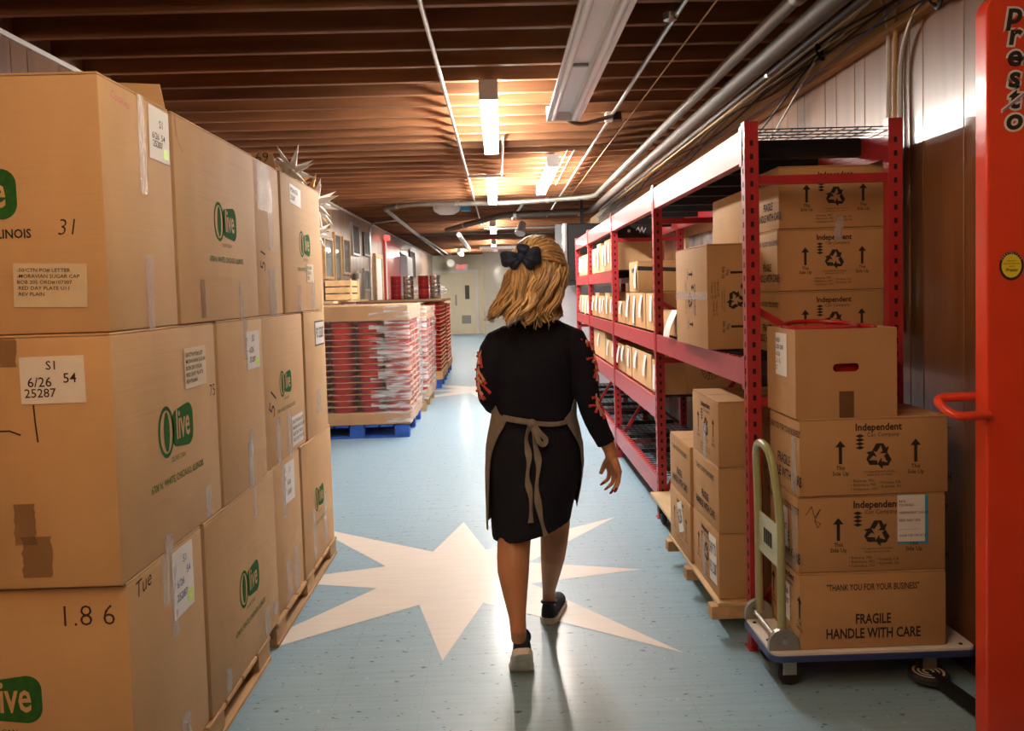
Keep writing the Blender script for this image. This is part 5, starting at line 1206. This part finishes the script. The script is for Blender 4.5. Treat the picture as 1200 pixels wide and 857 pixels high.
# cap over the skull and the fall behind (open at the face)
m = MB(); vs = []; nz, na = 24, 28
for i in range(nz+1):
    z = 1.59-(1.59-1.315)*i/nz; op = .0 if z > 1.54 else min(.75, (1.54-z)*12)
    a0, a1 = -math.pi/2+op+ .0, 1.5*math.pi-op
    if z < 1.36: a0 = min(.25, a0+(1.36-z)*12); a1 = math.pi-a0
    for j in range(na+1): vs.append(hs(z, a0+(a1-a0)*j/na, -.006))
m.add(vs, [(i*(na+1)+j, i*(na+1)+j+1, (i+1)*(na+1)+j+1, (i+1)*(na+1)+j) for i in range(nz) for j in range(na)])
o_ = m.build('hair_base', 'hair', ha, smooth='all', world=True); sm = o_.modifiers.new('thick', 'SOLIDIFY'); sm.thickness = .012; sm.offset = -1
BW = V((.08, 2.868, 1.518))
rnd = random.Random(21); loose = MB(); drawn = MB()
for cI in range(46):
    ca = -.3+(math.pi+.6)*((cI*.618) % 1); ph, ln, am = rnd.uniform(0, 6.28), rnd.uniform(30, 44), rnd.uniform(.1, .2); out = rnd.uniform(-.004, .014)
    z0c = rnd.uniform(1.41, 1.49); z1c = 1.252+rnd.uniform(0, .05)+(.02 if abs(ca-math.pi/2) > 1.1 else 0); tw = rnd.uniform(-1, 1)*2.5; da = rnd.uniform(-.1, .1)+(.12 if ca > 2 else 0)
    for i in range(11):
        r0, t0 = .013*math.sqrt(rnd.random()), rnd.uniform(0, 6.28); pts, rs = [], []; n = 20; zs = z0c+rnd.uniform(-.03, .02); ze = z1c+rnd.uniform(-.006, .016)
        for k in range(n):
            f = k/(n-1); z = zs+(ze-zs)*f; g = min(1, f*1.6); end = max(0, f-.75)/.25
            wv = am*g*math.sin(ph+(1.5-z)*ln); t = t0+tw*f
            p = hs(z, ca+da*f+wv+r0*math.cos(t)/.1*(1-.35*end), out+.014*g*math.cos(ph+(1.5-z)*ln)+r0*math.sin(t)*.8)
            p.z += .014*end*end; pts.append(p); rs.append(.0042*(1-.7*f**4) if f > .04 else .003)
        loose.tube(pts, rs, 5)
lo = loose.build('loose_locks', 'hair', ha, smooth='all', world=True); lo['kind'] = 'stuff'
ec, er = V((.144, 2.985, 1.475)), V((.1, .115, .118))
def onskull(d, off=0): d = d.normalized(); return ec+V((d.x*(er.x+off), d.y*(er.y+off), d.z*(er.z+off)))
bd = V(((BW.x-ec.x)/er.x, (BW.y-ec.y)/er.y, (BW.z-ec.z)/er.z)).normalized()
for i in range(170):
    th = rnd.uniform(-.2, math.pi+.2); st_ = V((math.cos(th), rnd.uniform(-.35, .75), abs(math.sin(th))*rnd.uniform(.3, 1.0)+.05)).normalized()
    pts, rs = [], []; sag = rnd.uniform(-.06, .06)
    for k in range(11):
        f = k/10; d = (st_*(1-f)+bd*f); d = (d+V((0, 0, -sag*math.sin(f*math.pi)))).normalized()
        pts.append(onskull(d, rnd.uniform(-.001, .001)+.003+.006*math.sin(f*math.pi)*rnd.random()+(.012 if f > .85 else 0))); rs.append(.0048*(1-.3*f))
    drawn.tube(pts, rs, 5)
dw = drawn.build('drawn_back_locks', 'hair', ha, smooth='all', world=True); dw['kind'] = 'stuff'
tail = MB()
for i in range(70):
    ph = rnd.uniform(0, 6.28); x0 = rnd.uniform(-.022, .022); z1 = rnd.uniform(1.26, 1.34); pts, rs = [], []; sp_ = x0*rnd.uniform(1.5, 3.2)+.005
    for k in range(15):
        f = k/14; z = BW.z-.005+(z1-BW.z)*f
        pts.append(V((BW.x+x0+sp_*f+.010*f*math.sin(ph+z*42)+.012*f, BW.y-.006-.012*math.sin(f*2.4)+.01*f+rnd.uniform(-.001, .001), z))); rs.append(.0052*(1-.75*f**3))
    tail.tube(pts, rs, 5)
tl = tail.build('tied_locks', 'hair', ha, smooth='all', world=True); tl['kind'] = 'stuff'
# --- bow in the hair
bo = bpy.data.objects.new('hair_bow', None); C.objects.link(bo); bo.parent = pr; bo['label'] = 'navy fabric bow'
def bowloop(dirv, L, wd, name='loop'):
    d = V(dirv).normalized(); n = V((0, -1, 0)); s = d.cross(n).normalized(); rings = []
    for k in range(9):
        f = k/8; w_ = wd*(.25+.75*math.sin(min(1, f*1.15)*math.pi/2))*(1 if f < .85 else 1-(f-.85)*2.2); th = .004+.013*math.sin(f*math.pi)
        cpt = BW+V((0, -.012, 0))+d*L*f+n*.01*math.sin(f*math.pi); rings.append([cpt+s*w_*math.cos(t)+n*th*math.sin(t)*(1+.5*math.cos(5*t+f*3)) for t in (2*math.pi*j/14 for j in range(14))])
    return MB().loft(rings).build(name, 'navy_cloth', bo, smooth='all', world=True)
bowloop((-.9, 0, -.12), .072, .03); bowloop((.95, -.0, .02), .072, .034); bowloop((.25, 0, 1), .045, .024)
bowloop((-.8, 0, -.75), .055, .02, 'bow_end'); bowloop((.75, 0, -.6), .06, .022, 'bow_end')
MB().loft([[BW+V((.016*math.sin(t)*q, -.02-.012*math.cos(t)*q, dz)) for t in (2*math.pi*j/12 for j in range(12))] for dz, q in ((-.018, .6), (-.01, 1), (0, 1.1), (.01, 1), (.018, .6))]).build('knot', 'navy_cloth', bo, smooth='all', world=True)

bpy.data.scenes.remove(TMP)
